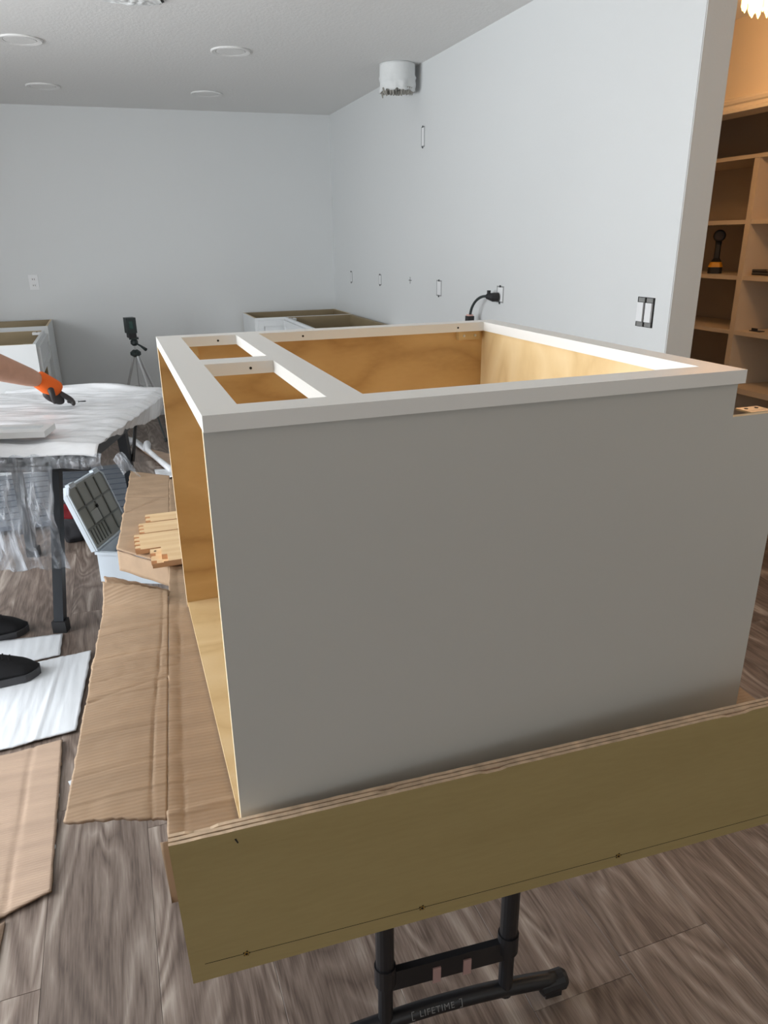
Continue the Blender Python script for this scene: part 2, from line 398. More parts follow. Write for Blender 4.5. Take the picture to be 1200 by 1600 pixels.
# hall wall with the closet opening
wall_holes('wall_hall', 'x', 3.0, 0.12, -3.5, 5.83, [(1.15, 3.45, 0, 2.045)], M['hall'])
def casing(name, pts_yz):
    return
bm = bmesh.new()   # moulded head casing
prism(bm, [(3.0, 2.045), (2.975, 2.045), (2.972, 2.06), (2.982, 2.066), (2.982, 2.080), (2.972, 2.086), (2.968, 2.10), (2.975, 2.108), (2.985, 2.112), (3.0, 2.112)], 'y', 1.07, 3.53)
st(obj('trim_1', bm, M['trim']))
for i, y in enumerate((1.075, 3.455)):
    st(bx('trim_%d' % (i+2), (2.975, 3.0, y, y+0.07, 0, 2.045), M['trim'], bevel=0.004))
bm = bmesh.new(); box(bm, 3.62, 3.70, 1.0, 3.6, 0, 2.3); st(obj('wall_closet', bm, M['closet']))
for nme, y in (('wall_closet_near', 1.0), ('wall_closet_far', 3.50)):
    st(bx(nme, (3.12, 3.62, y, y+0.1, 0, 2.3), M['closet']))
st(bx('ceiling_closet', (3.12, 3.70, 1.0, 3.6, 2.3, 2.36), M['closet']))
# baseboards
for nm_, d in (('baseboard_hall', (2.985, 3.0, 3.53, 5.8, 0, 0.09)), ('baseboard_hall_near', (2.985, 3.0, -3.5, 1.07, 0, 0.09))):
    st(bx(nm_, d, M['trim'], bevel=0.003))

# ================================================================== SINK BASE CABINET lying on its back
Z = 1.29; D = 0.772
cab = thing('base_cabinet', 'large pale grey base cabinet lying on its back on cardboard, open white frame facing up', 'cabinet', (0, 0, Z-0.605))
def cb(name, x0, x1, y0, y1, z0, z1, mat, bevel=0.0006, parent=cab, **k):
    return bx(name, (x0, x1, y0, y1, z0-(Z-0.605), z1-(Z-0.605)), mat, parent, bevel=bevel, **k)
T = 0.0192; zb = Z-T
def sidepanel(y0, y1, mats, label=None):
    bm = bmesh.new(); q = 0.605
    pts = [(0.0, 0.0), (0.865, 0.0), (0.865, q-0.0694), (0.7548, q-0.0694), (0.7548, q-T), (0.0, q-T)]
    prism(bm, pts, 'y', y0, y1)
    bmesh.ops.recalc_face_normals(bm, faces=bm.faces); bm.normal_update()
    for f in bm.faces:
        n = f.normal
        if abs(n.y) > 0.9: f.material_index = 0 if f.calc_center_median().y < (y0+y1)/2 else 1
        else: f.material_index = 2
    o = obj('side_panel', bm, mats, cab)
    if label: o['label'] = label
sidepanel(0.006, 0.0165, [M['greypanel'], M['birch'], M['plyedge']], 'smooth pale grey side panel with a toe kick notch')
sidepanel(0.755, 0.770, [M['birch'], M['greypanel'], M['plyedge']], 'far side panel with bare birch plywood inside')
cb('back_panel', 0.0015, 0.845, 0.0171, 0.7549, Z-0.604, Z-0.594, M['birchlit'])
cb('bottom_panel', 0.728, 0.743, 0.0171, 0.7549, Z-0.593, zb-0.0005, M['birchlit'])
sx1, sx2, lx1, lx2, yf, yb, ym1, ym2 = 0.0458, 0.1548, 0.2012, 0.7193, 0.0482, 0.7318, 0.3625, 0.4157
W_ = M['white']
cb('frame_stile', 0, 0.762, 0, yf, zb, Z, W_); cb('frame_stile', 0, 0.762, yb, D, zb, Z, W_)
cb('frame_rail', 0, sx1, yf, yb, zb, Z, W_, 0.0002); cb('frame_rail', sx2, lx1, yf, yb, zb, Z, W_, 0.0002); cb('frame_rail', lx2, 0.762, yf, yb, zb, Z, W_, 0.0002)
cb('frame_divider', sx1, sx2, ym1, ym2, zb, Z, W_, 0.0002)
for (x, y) in ((0.655, yb), (0.295, yb), (0.118, yb), (0.118, ym1)):
    bm = bmesh.new(); tube(bm, [(x, y-0.0006, Z-0.010-(Z-0.605)), (x, y+0.001, Z-0.010-(Z-0.605))], 0.0022, 10); obj('screw_hole', bm, M['hole'], cab)
def corner_block(x, y, s):
    o = cb('corner_block', x-0.028, x+0.028, y-0.012 if s > 0 else y, y if s > 0 else y+0.012, zb-0.020, zb-0.001, M['birchside'])
    for dx in (-0.014, 0.014):
        bm = bmesh.new(); tube(bm, [(x+dx, y-0.0135, zb-0.011-(Z-0.605)), (x+dx, y-0.011, zb-0.011-(Z-0.605))], 0.003, 8); obj('screw', bm, M['steel'], o)
corner_block(0.690, 0.7548, 1)
corner_block(0.05, 0.7548, 1)
# stretcher inside the open end and the small metal clip in the toe kick notch
cb('stretcher', 0.010, 0.028, 0.0175, 0.022, Z-0.40, Z-0.32, M['plyedge'])
bm = bmesh.new(); zc = 0.605-0.0694
box(bm, 0.800, 0.842, 0.026, 0.048, zc-0.0015, zc+0.001); box(bm, 0.800, 0.842, 0.0168, 0.026, zc-0.0015, zc+0.0008)
o = obj('metal_clip', bm, M['steel'], cab, bevel=0.0008)
for dx in (0.811, 0.831):
    bm = bmesh.new(); tube(bm, [(dx, 0.038, zc+0.0008), (dx, 0.038, zc+0.0016)], 0.003, 10); obj('screw', bm, M['hole'], o)
cb('toe_kick_rail', 0.7435, 0.864, 0.0175, 0.7545, Z-0.5935, Z-0.575, M['birchside'])

# ================================================================== BENCH: folding table, deck, skirt board, cardboard
BO = (-0.10, 0.0, 0.0); BR = -0.08
def bench_pt(u, v, z): c, s = math.cos(BR), math.sin(BR); return Vector((BO[0]+u*c-v*s, BO[1]+u*s+v*c, z))
ft = thing('folding_table', 'black legged folding table standing under the big cabinet and plywood deck', 'table', BO, BR)
bx('table_top', (0.06, 0.92, 0.10, 1.78, 0.612, 0.652), M['blackplastic'], ft, bevel=0.012, seg=2)
def legframe(v, front):
    for u in (0.335, 0.585):
        bm = bmesh.new(); tube(bm, [(u, v, 0.17), (u, v, 0.612)], 0.0175, 16); tube(bm, [(u, v, 0.155), (u, v, 0.20)], 0.0205, 16)
        lg = obj('leg', bm, M['black'], ft, smooth=False)
        bm = bmesh.new(); tube(bm, [(u, v, 0.035), (u, v, 0.158)], 0.0145, 14); obj('lower_tube', bm, M['black'], lg)
    bm = bmesh.new(); box(bm, 0.345, 0.575, v-0.007, v+0.007, 0.135, 0.183); cr = obj('crossbar', bm, M['black'], ft, bevel=0.005, seg=2)
    if front:
        for u in (0.435, 0.497):
            bm = bmesh.new(); box(bm, u-0.008, u+0.008, v-0.010, v-0.0072, 0.130, 0.168); obj('strap', bm, M['velcro'], cr, bevel=0.0012)
    # arched foot tube
    pts = [];
    for k in range(17):
        s = k/16; u = 0.215 + 0.490*s; pts.append((u, v, 0.032 + 0.022*math.sin(PI*s)**0.8))
    bm = bmesh.new(); tube(bm, pts, 0.0165, 14); ftb = obj('foot_bar', bm, M['black'], ft, smooth=True)
    for s in (0, 1):
        u0, u1 = (0.205, 0.262) if s == 0 else (0.658, 0.722)
        bm = bmesh.new(); tube(bm, [(u0, v, 0.024), (u0+0.006*(1), v, 0.026), (u1-0.008, v, 0.030), (u1, v, 0.030)], [0.012, 0.021, 0.021, 0.015], 14)
        box(bm, (u0+u1)/2-0.018, (u0+u1)/2+0.018, v-0.014, v+0.014, 0.0, 0.012)
        obj('foot_cap', bm, M['blackplastic'], ftb, smooth=False)
    return ftb
fb = legframe(0.150, True); legframe(1.60, False)
for v0, v1 in ((1.60, 1.2),):
    bm = bmesh.new(); tube(bm, [(0.46, v0, 0.18), (0.46, v1, 0.60)], 0.009, 10); obj('brace', bm, M['black'], ft)
# the maker's word on the foot bar
cu = bpy.data.curves.new('t', 'FONT'); cu.body = 'LIFETIME'; cu.size = 0.0165; cu.extrude = 0.0004; cu.align_x = 'CENTER'; cu.align_y = 'CENTER'
cu.space_character = 1.15
to = bpy.data.objects.new('t', cu); COL.objects.link(to); bpy.context.view_layer.update()
me = bpy.data.meshes.new_from_object(to.evaluated_get(bpy.context.evaluated_depsgraph_get())); bpy.data.objects.remove(to)
bm = bmesh.new(); bm.from_mesh(me)
for (a, b_, c, d) in ((-0.052, -0.0505, -0.008, 0.008), (0.0505, 0.052, -0.008, 0.008), (-0.052, -0.046, 0.0068, 0.008), (-0.052, -0.046, -0.008, -0.0068), (0.046, 0.052, 0.0068, 0.008), (0.046, 0.052, -0.008, -0.0068)):
    box(bm, a, b_, c, d, -0.0004, 0.0004)
lt = obj('lettering', bm, M['lettering'], fb)
lt.matrix_local = Matrix.Translation((0.435, 0.150-0.0150, 0.0625)) @ Matrix.Rotation(math.radians(62), 4, 'X')
lt['label'] = 'grey word on the foot bar'

dk = thing('plywood_deck', 'plywood deck laid over the folding table under the cardboard', 'deck', (BO[0], BO[1], 0.6525), BR)
bm = bmesh.new(); prism(bm, [(0.0, 0.062), (0.07, 0.062), (0.07, 0.008), (1.0, 0.012), (1.0, 1.80), (0.0, 1.80)], 'z', 0, 0.0165); obj('deck_sheet', bm, M['olive'], dk)

# skirt board: six veneer layers, proud and chipped at the top edge
sk = thing('plywood_skirt_board', 'long olive brown plywood board standing on edge in front of the grey cabinet', 'board')
ang = -0.0691; pit = 0.0254
sk.location = (-0.0979, -0.020, 0.738); sk.rotation_euler = (0.0186, -pit, ang)
H = 0.258; L_ = 1.30; NL = 5; th = 0.0205
random.seed(3)
for k in range(NL):
    fr_ = (0, 0.25, 0.36, 0.64, 0.75, 1.0); y0 = th*fr_[k]; y1 = th*fr_[k+1]
    bm = bmesh.new()
    n = 120; row = []
    for i in range(n+1):
        x = L_*i/n
        ch = 0.0
        if k in (1, 3) : ch = 0.0022 + 0.0015*abs(nz(x*14, k*3.1)) + (0.007 if nz(x*9, 5.0+k) > 0.33 else 0)
        else: ch = 0.0012*abs(nz(x*22, k*7.7)) + (0.003 if nz(x*12, 9.0+k) > 0.42 else 0)
        row.append((x, -ch))
    pts = row + [(L_, -H), (0, -H)]
    prism(bm, pts, 'y', y0, y1 if k < NL-1 else th)
    mat = M['olive'] if k in (0,) else (M['veneer_dark'] if k in (1, 3) else M['veneer_light'])
    if k == 0:
        bmesh.ops.recalc_face_normals(bm, faces=bm.faces); bm.normal_update()
        for f in bm.faces: f.material_index = 0 if f.normal.y < -0.8 or f.normal.y > 0.8 else 1
        o = obj('veneer', bm, [M['olive'], M['veneer_light']], sk); o['label'] = 'olive brown face veneer'
    else: o = obj('veneer', bm, mat, sk)
# screws with small splintered countersinks, and the pencil line that joins them
bm = bmesh.new()
for i in range(60):
    x0 = 0.02 + i*0.0195
    zz = lambda x: -0.225 - 0.0065*math.sin(x*2.2) - 0.008*x
    v = [(x0, zz(x0)-0.0004), (x0+0.0195, zz(x0+0.0195)-0.0004), (x0+0.0195, zz(x0+0.0195)+0.0004), (x0, zz(x0)+0.0004)]
    prism(bm, v, 'y', -0.0002, 0.0001)
obj('pencil_line', bm, M['hole'], sk)
for x in (0.078, 0.343, 0.682, 1.050):
    z0 = -0.225 - 0.0065*math.sin(x*2.2) - 0.008*x
    bm = bmesh.new(); tube(bm, [(x, -0.0012, z0), (x, 0.001, z0)], 0.0038, 10); s_ = obj('screw', bm, M['screw'], sk)
    bm = bmesh.new(); tube(bm, [(x, -0.0016, z0), (x, -0.0008, z0)], 0.002, 6)
    for a in range(5):
        t = a*1.3; cx, cz = x+0.0042*math.cos(t), z0+0.0040*math.sin(t)
        box(bm, cx-0.0010, cx+0.0010, -0.0008, 0.0002, cz-0.0008, cz+0.0008)
    obj('screw_slot', bm, M['hole'], s_)
bm = bmesh.new(); prism(bm, [(0.083, -0.014), (0.0855, -0.0135), (0.088, -0.021), (0.0865, -0.0225)], 'y', -0.0003, 0.0002); obj('gouge', bm, M['hole'], sk)

# cardboard protecting the bench
cs = thing('cardboard_sheet', 'long creased brown cardboard sheet under the grey cabinet, its flap past the bench edge', 'cardboard', (BO[0], BO[1], 0.672), BR)
MC = [M['card'], M['card_edge']]
def jag(t, s, a): return a*nz(t*s, 3.3+s) + a*0.5*nz(t*s*3.1, 7.7)
CREASES = [0.17, 0.24, 0.34, 0.45, 0.52, 0.57, 0.60, 0.70, 0.735, 0.80]
def crz(v, u):
    z = 0
    for k, c in enumerate(CREASES):
        cc = c + 0.05*math.sin(k*2.1)*(u+0.1)
        z -= 0.0022*math.exp(-((v-cc)/0.004)**2)
    return z + 0.0018*nz(u*9, v*9) + 0.0007*nz(u*40, v*40)
# main part on the deck
def mainf(s, t):
    u = -0.004 + 1.034*s; v = 0.055 + 1.747*t
    if s == 0: u += jag(v, 15, 0.002)
    e = math.exp(-(u/0.014)**2)
    z = 0.0045 + crz(v, u) * (1 if u < 0.12 else 0.15) + 0.003*e
    groove = -0.002*math.exp(-((u-0.020)/0.003)**2)
    # two raised ridges crossing near the front
    z += 0.004*math.exp(-((v-0.105-0.10*u)/0.007)**2) * (1 if u < 0.13 else 0)
    return (u, v, max(z+groove, 0.0042 - 0.0042*(u > 0.1)*0 ))
def nonuni(bm, us, vs, f, thick):
    nu, nv = len(us)-1, len(vs)-1
    grid(bm, nu, nv, lambda s, t: f(us[round(s*nu)], vs[round(t*nv)]), thick)
us = [0.003*i for i in range(40)] + [0.13+0.02*i for i in range(46)]
vs = [i*0.0045 for i in range(223)] + [1.01 + 0.02*i for i in range(40)]
bm = bmesh.new(); nonuni(bm, [u/1.03 for u in us], [v/1.80 for v in vs], mainf, 0.0035); obj('deck_cover', bm, MC, cs, smooth=True)
# left flap, sagging outwards, its far end curling up at the tear
def flapf(s, t):
    v = 0.098 + 0.745*t + 0.045*s*(1-t) + 0.06*s*t
    u = -0.0045 - 0.1475*s
    if s == 1: u += jag(v, 30, 0.003)
    if t in (0, 1): v += jag(s*0.15, 60, 0.004)
    z = 0.0035 - 0.010*s + crz(v, u) + 0.003*math.sin(s*PI)
    # diagonal tear wrinkles
    for (a, b_, w_) in ((0.50, -0.35, 0.0025), (0.47, 0.25, 0.0018)):
        z -= 0.0022*math.exp(-((v-a-b_*(u+0.07))/w_/2)**2)
    # long creases beside the fold
    z -= 0.002*math.exp(-((u+0.022+0.006*math.sin(v*6))/0.0018)**2)
    k = max(0, (t-0.93)/0.07)
    z += 0.042*k**1.5*(0.3+0.7*s)
    return (u, v, z)
bm = bmesh.new(); grid(bm, 44, 230, flapf, 0.0045); obj('side_flap', bm, MC, cs, smooth=True)
# torn end folded up on the near side of the gap: dark curled lip
def lipf(s, t):
    u = -0.004 - 0.146*s; v = 0.842 + 0.062*s
    hgt = (0.004 + 0.042*s**0.7)
    return (u + jag(t+s, 8, 0.001), v + 0.02*math.sin(t*PI*0.9) + 0.012*t, 0.006 + hgt*t + (0.004*nz(s*9, t*2)*t) - 0.009*s)
bm = bmesh.new(); grid(bm, 24, 8, lipf, 0.004); obj('torn_lip', bm, MC, cs, smooth=True)
# far flap beyond the gap, and the piece of it folded down
def farf(s, t):
    u = -0.003 - 0.140*s; v = 1.03 + 0.160*s + (0.80-0.14*s+0.10*s)*t
    if s == 1: u += jag(v, 25, 0.004)
    z = 0.003 - 0.004*s + 0.0015*nz(u*20, v*20)
    z -= 0.003*math.exp(-((v-1.52-0.9*(u+0.10))/0.004)**2) + 0.002*math.exp(-((v-1.60+0.4*(u+0.02))/0.004)**2)
    return (u, v, z)
bm = bmesh.new(); grid(bm, 30, 110, farf, 0.0045); obj('far_flap', bm, MC, cs, smooth=True)
def fold(s, t):
    u = -0.003 - 0.140*s; v = 1.03 + 0.160*s - 0.012*t
    return (u, v, 0.001 - 0.004*s - 0.054*t + 0.002*nz(u*30, t*3))
bm = bmesh.new(); grid(bm, 24, 6, fold, 0.004); obj('folded_strip', bm, [M['card_shaded'], M['card_edge']], cs, smooth=True)
# strip folded down the front edge of the deck, showing past the board's end
def hang(s, t):
    u = -0.014 + 0.060*s
    return (u + (0.006*t if s == 0 else 0), 0.055 - 0.012*math.sin(t*PI*0.5), 0.004 - 0.100*t + (0.003*nz(u*60, 1) if t == 1 else 0))
bm = bmesh.new(); grid(bm, 12, 8, lambda s, t: hang(s, 1-t), 0.0025); obj('front_strip', bm, MC, cs, smooth=True)

# clear film and a loose cardboard corner stuck at the far end
tf = thing('torn_film_scrap', 'small curled scrap of clear film standing at the far end of the bench cardboard', 'film', tuple(bench_pt(-0.132, 1.875, 0.682)), BR)
def scr(s, t):
    x = -0.030 + 0.062*s - 0.02*(1-s)*t; zz = 0.078*t*(0.55+0.45*math.sin(s*PI*0.9+0.4)) + 0.012*math.sin(s*5)
    return (x*(1-0.35*t*s)-0.01*t, 0.02*math.sin(s*4+t*2), zz)
bm = bmesh.new(); grid(bm, 10, 12, scr, 0.0012); obj('film_curl', bm, [M['film'], M['film']], tf, smooth=True)
lc = thing('film_edged_cardboard', 'brown cardboard piece with a rolled clear film edge on the floor beyond the bench', 'cardboard', (0, 0, 0))
A0, A1, A2, A3 = Vector((0.163, 4.108, 0.012)), Vector((-0.030, 4.95, 0.012)), Vector((0.62, 3.95, 0.012)), Vector((0.55, 3.60, 0.012))
bm = bmesh.new()
grid(bm, 16, 16, lambda s, t: (A0*(1-s)+A3*s)*(1-t) + (A1*(1-s)+A2*s)*t + Vector((0, 0, 0.012*abs(nz(s*3, t*3)))), 0.006)
obj('cardboard_piece', bm, [M['cardfloor'], M['card_edge']], lc, smooth=True)
bm = bmesh.new()
tube(bm, [A0+Vector((0.0,-0.02,0.03)), A0.lerp(A1, .35)+Vector((0,0,.03)), A0.lerp(A1, .62)+Vector((0,0,.035)), A0.lerp(A1, .66)+Vector((.01,.02,.07)), A0.lerp(A1, .70)+Vector((0,0,.03)), A1+Vector((0,.01,.03)), A1+Vector((-.045,.06,.02))], [0.022, 0.018, 0.020, 0.028, 0.020, 0.022, 0.040], 8)
obj('film_roll', bm, M['milky'], lc, smooth=True)
bm = bmesh.new(); grid(bm, 8, 6, lambda s, t: (0.06+0.30*s, 3.98+0.20*t-0.10*s, 0.030+0.02*abs(nz(s*4, t*3))), 0.002)
obj('film_corner', bm, [M['milky'], M['milky']], lc, smooth=True)

# dovetailed pine drawer boards in a loose pile
def finger_board(x0, x1, y0, y1, z, label, hole=None, th=0.013, teeth=4):
    t = thing('pine_drawer_board', label, 'wooden board', (x0, y0, z), 0, 'pine drawer boards piled on the bench cardboard')
    pts = []; n = teeth; h = (y1-y0)
    pts.append((x1-x0, 0)); pts.append((x1-x0, h))
    for k in range(n-1, -1, -1):
        a = h*(k+1)/n; b_ = h*(k+0.42)/n; c = h*k/n
        if k < n-1: pts += [(0.012, a-0.004), (0.0, a)] if False else [(0.0, a)]
        else: pts.append((0.0, a))
        pts += [(-0.002, b_), (0.012, b_-0.002), (0.012, c+0.001)]
    pts.append((0.0, 0))
    bm = bmesh.new(); prism(bm, pts[::-1], 'z', 0, th)
    bmesh.ops.triangulate(bm, faces=[f for f in bm.faces if len(f.verts) > 4])
    bmesh.ops.recalc_face_normals(bm, faces=bm.faces); bm.normal_update()
    for f in bm.faces: f.material_index = 0 if abs(f.normal.z) > 0.9 else 1
    obj('board', bm, [M['pine'], M['pineend']], t)
    if hole:
        bm = bmesh.new(); tube(bm, [(hole[0], hole[1], th-0.001), (hole[0], hole[1], th+0.0004)], 0.0035, 10); obj('drilled_hole', bm, M['hole'], t)
    return t
finger_board(-0.098, 0.36, 1.120, 1.235, 0.681, 'pale pine board with cut fingers, front one of the far pair in the pile')
finger_board(-0.082, 0.38, 1.240, 1.322, 0.681, 'pale pine board with cut fingers lying behind the front board of the pile', teeth=3)
finger_board(-0.060, 0.38, 1.328, 1.395, 0.681, 'honey coloured pine board at the back of the pile', teeth=2)
finger_board(-0.062, 0.33, 1.010, 1.112, 0.681, 'short pine board mostly covered by the topmost board nearest the camera', hole=(0.012, 0.085), teeth=2)
finger_board(-0.034, 0.35, 0.985, 1.100, 0.6945, 'topmost pine board with a drilled hole at the near end of the pile', hole=(0.055, 0.09), teeth=1)

# ================================================================== FLOOR SHEETS
fw = thing('white_cardboard', 'white creased cardboard spread on the floor under the black shoe', 'cardboard', (0, 0, 0.0))
def polysheet(name, pts, z, th, mats, parent, nsub=0, lift=None):
    bm = bmesh.new(); prism(bm, pts, 'z', z, z+th)
    bmesh.ops.recalc_face_normals(bm, faces=bm.faces); bm.normal_update()
    for f in bm.faces: f.material_index = 0 if abs(f.normal.z) > 0.9 else 1
    return obj(name, bm, mats, parent)
def quadsheet(name, P00, P10, P11, P01, z, mats, parent, fz, nu=40, nv=60, th=0.004):
    P00, P10, P11, P01 = [Vector((*p, 0)) for p in (P00, P10, P11, P01)]
    def f(s, t):
        p = (P00*(1-s)+P10*s)*(1-t) + (P01*(1-s)+P11*s)*t
        if s in (0, 1) : p.x += 0.003*nz(p.y*25, 1.7)
        if t in (0, 1) : p.y += 0.003*nz(p.x*25, 8.7)
        return (p.x, p.y, z + fz(s, t, p))
    bm = bmesh.new(); grid(bm, nu, nv, f, th); return obj(name, bm, mats, parent, smooth=True)
MW = [M['cardwhite'], M['cardwhite']]
def wz(s, t, p):
    z = 0.0015*nz(p.x*6, p.y*6) + 0.002
    for c, a in ((-0.50, 0.16), (-0.46, 0.10), (-0.54, 0.14), (-0.60, 0.17), (-0.43, 0.12)):
        z -= 0.0016*math.exp(-((p.x - c - a*(p.y-1.35))/0.0035)**2)
    z += 0.003*math.exp(-((p.x + 0.475 - 0.11*(p.y-1.35))/0.006)**2)
    return z
quadsheet('sheet', (-1.05, 1.29), (-0.354, 1.366), (-0.315, 1.866), (-1.02, 1.80), 0.0100, MW, fw, wz, 90, 50)
quadsheet('back_flap', (-1.02, 1.84), (-0.427, 1.884), (-0.425, 2.053), (-1.0, 2.12), 0.0046, MW, fw, wz, 60, 16)
bc = thing('brown_cardboard', 'brown corrugated cardboard lying on the floor at the lower left corner', 'cardboard', (0, 0, 0.0))
MB_ = [M['cardfloor'], M['card_edge']]
def bz(s, t, p):
    z = 0.004 + 0.002*nz(p.x*5, p.y*4) + 0.010*max(0, 0.2-t)
    z -= 0.003*math.exp(-((p.x + 0.492 - 0.02*(p.y-.7))/0.004)**2)
    for c in (0.80, 0.92, 1.02, 1.12): z -= 0.0012*math.exp(-((p.y - c - 0.3*(p.x+0.45))/0.004)**2)
    return z
quadsheet('sheet', (-1.0, 0.50), (-0.392, 0.722), (-0.394, 1.334), (-1.0, 1.27), 0.0046, MB_, bc, bz, 80, 60)
quadsheet('lower_flap', (-1.0, 0.20), (-0.497, 0.44), (-0.49, 0.672), (-1.0, 0.49), 0.0042, MB_, bc, lambda s, t, p: 0.001, 20, 12, 0.0035)
for k in range(7):
    y = (0.745, 0.86, 0.905, 0.955, 1.01, 1.06, 1.20)[k]; x = -0.394
    bm = bmesh.new(); prism(bm, [(x-0.004, y), (x+0.003+0.003*nz(k*1.7, 5), y+0.008), (x+0.003, y+0.018+0.01*nz(k, 2)), (x-0.004, y+0.032)], 'z', 0.003, 0.0055)
    obj('torn_flake', bm, M['cardwhite'] if k % 2 else M['card'], bc)
bx('floor_paper_scrap', (0,0.028,0,0.045,0,0.0015), M['cardwhite']); o = bpy.data.objects['floor_paper_scrap']
o.name = 'paper_scrap'; o.location = (-0.358, 1.085, 0.001); o.rotation_euler = (0, 0, 0.3)
tag(o, 'tiny white paper scrap on the floor beside the brown cardboard', 'paper scrap')

# ================================================================== WRAPPED TABLE with its film
TA = Vector((-0.22, 2.0, 0)); TB = Vector((0.103, 3.002, 0))
tv = (TB-TA).normalized(); tu = Vector((-tv.y, tv.x, 0))       # tv: away, tu: to the left
TANG = math.atan2(-tu.y, -tu.x)
wt = thing('work_table', 'black framed work table under white plastic film beside the orange gloved person', 'table', (TA.x, TA.y, 0), TANG)
# local: x to the left is negative, y away
TW, TL = 0.72, 1.05; TZ = 0.772
bx('table_top', (-TW+0.01, -0.012, 0.012, TL-0.012, TZ-0.030, TZ), M['black'], wt, bevel=0.004)
bx('apron', (-TW+0.03, -0.02, 0.02, 0.045, TZ-0.10, TZ-0.031), M['black'], wt, bevel=0.003)
bx('apron', (-TW+0.03, -0.02, TL-0.045, TL-0.02, TZ-0.10, TZ-0.031), M['black'], wt, bevel=0.003)
bx('side_rail', (-0.045, -0.02, 0.045, TL-0.045, TZ-0.075, TZ-0.031), M['black'], wt, bevel=0.003)
bx('side_rail', (-TW+0.03, -TW+0.055, 0.045, TL-0.045, TZ-0.075, TZ-0.031), M['black'], wt, bevel=0.003)
def wleg(x, y, x2, y2, foot=True):
    bm = bmesh.new(); 
    d = Vector((x2-x, y2-y, -TZ+0.031+0.004)); 
    w_ = 0.019
    a = [Vector((x+sx*w_, y+sy*w_, TZ-0.031)) for sx, sy in ((-1,-1),(1,-1),(1,1),(-1,1))]
    b_ = [Vector((x2+sx*w_, y2+sy*w_, 0.004)) for sx, sy in ((-1,-1),(1,-1),(1,1),(-1,1))]
    va = [bm.verts.new(p) for p in a]; vb = [bm.verts.new(p) for p in b_]
    bm.faces.new(va); bm.faces.new(vb)
    for k in range(4): bm.faces.new((va[k], va[(k+1)%4], vb[(k+1)%4], vb[k]))
    lg = obj('leg', bm, M['charcoal'], wt, bevel=0.002)
    bm = bmesh.new(); box(bm, x2-0.022, x2+0.032, y2-0.022, y2+0.022, 0, 0.05); obj('foot', bm, M['blackplastic'], lg, bevel=0.004)
def loc_of(x, y):
    d = Vector((x, y, 0)) - Vector((TA.x, TA.y, 0)); ux = -tu
    return d.dot(ux), d.dot(tv)
lx, ly = loc_of(-0.435, 2.095)
hx, hy = loc_of(-0.350, 2.10)
wleg(hx, hy+0.02, lx, ly); wleg(-0.050, 0.53, -0.12, 0.85); wleg(-TW+0.06, 0.05, -TW+0.04, 0.03); wleg(-TW+0.06, 0.80, -TW+0.06, 0.80)
bm = bmesh.new(); tube(bm, [(-0.03, 0.70, TZ-0.05), (-0.045, 0.62, TZ-0.24)], 0.008, 8); obj('brace', bm, M['black'], wt)
bm = bmesh.new(); tube(bm, [(-0.03, 0.66, TZ-0.055), (-0.01, 0.80, TZ-0.062)], 0.010, 8); obj('brace', bm, M['black'], wt)
# slatted platform on the floor behind
sp = thing('slatted_platform', 'slate grey slatted plastic platform on the floor behind the wrapped table', 'platform', (0, 0, 0))
for k in range(9):
    y = 3.30 + k*0.115
    bx('slat', (-1.35, -0.12+0.0*k, y, y+0.095, 0.030, 0.055), M['slate'], sp, bevel=0.006)
for x in (-1.2, -0.7, -0.2): bx('bearer', (x, x+0.05, 3.30, 4.315, 0, 0.0299), M['charcoal'], sp)

# film over the table: one sheet with the top and hanging edges
fl = thing('plastic_table_film', 'rumpled white translucent plastic film draped over the work table', 'plastic film', (TA.x, TA.y, TZ), TANG)
def filmtop(s, t):
    x = -TW-0.02 + (TW+0.06)*s; y = -0.045 + (TL+0.06)*t
    z = 0.016 + 0.008*nz(x*7+3, y*16) + 0.006*nz(x*5+y*9, y*30, 2) 
    z += 0.005*math.exp(-((y-0.35-0.3*x)/0.02)**2)
    ov = max(0, x+0.005); ovy = max(0, -y)
    z -= ov*0.5*(0.35+0.65*y) + ovy*0.9
    
    # a hump of loose film along the far edge
    z += 0.030*math.exp(-((y-TL+0.02)/0.05)**2)*max(0, math.sin((x+TW)*PI/TW)) if x < 0 else 0
    return (x, y, z)
bm = bmesh.new(); grid(bm, 70, 110, filmtop, 0.0008); obj('top_film', bm, [M['milky'], M['milky']], fl, smooth=True)
def filmside(s, t):   # scalloped edge on the right side
    y = 0.10 + (TL-0.08)*s
    dr = 0.012 + 0.105*(0.08+s**1.3)*abs(math.cos(s*1.9-0.95)) + 0.010*nz(s*8, 2) - 0.03*max(0, s-0.85)/0.15
    p = filmtop(1.0, min(1.0, max(0.0, (y+0.045)/(TL+0.06))))
    return (0.0405 + 0.012*math.sin(s*11)*t - 0.020*t, y, p[2] + 0.001 - dr*t)
bm = bmesh.new(); grid(bm, 60, 14, filmside, 0.0008); obj('side_film', bm, [M['milky'], M['milky']], fl, smooth=True)
def filmfront(s, t):  # gathered edge of clear film on the near side
    x = -TW-0.02 + (TW+0.08)*s
    return (x, -0.042 - 0.022*math.sin(t*3) + 0.012*nz(x*22, t*3), -0.020 - t*(0.055+0.02*nz(x*6, 9)) + 0.01*nz(x*30, t*4, 4))
bm = bmesh.new(); grid(bm, 90, 12, filmfront, 0.0008); obj('front_film', bm, [M['film'], M['film']], fl, smooth=True)
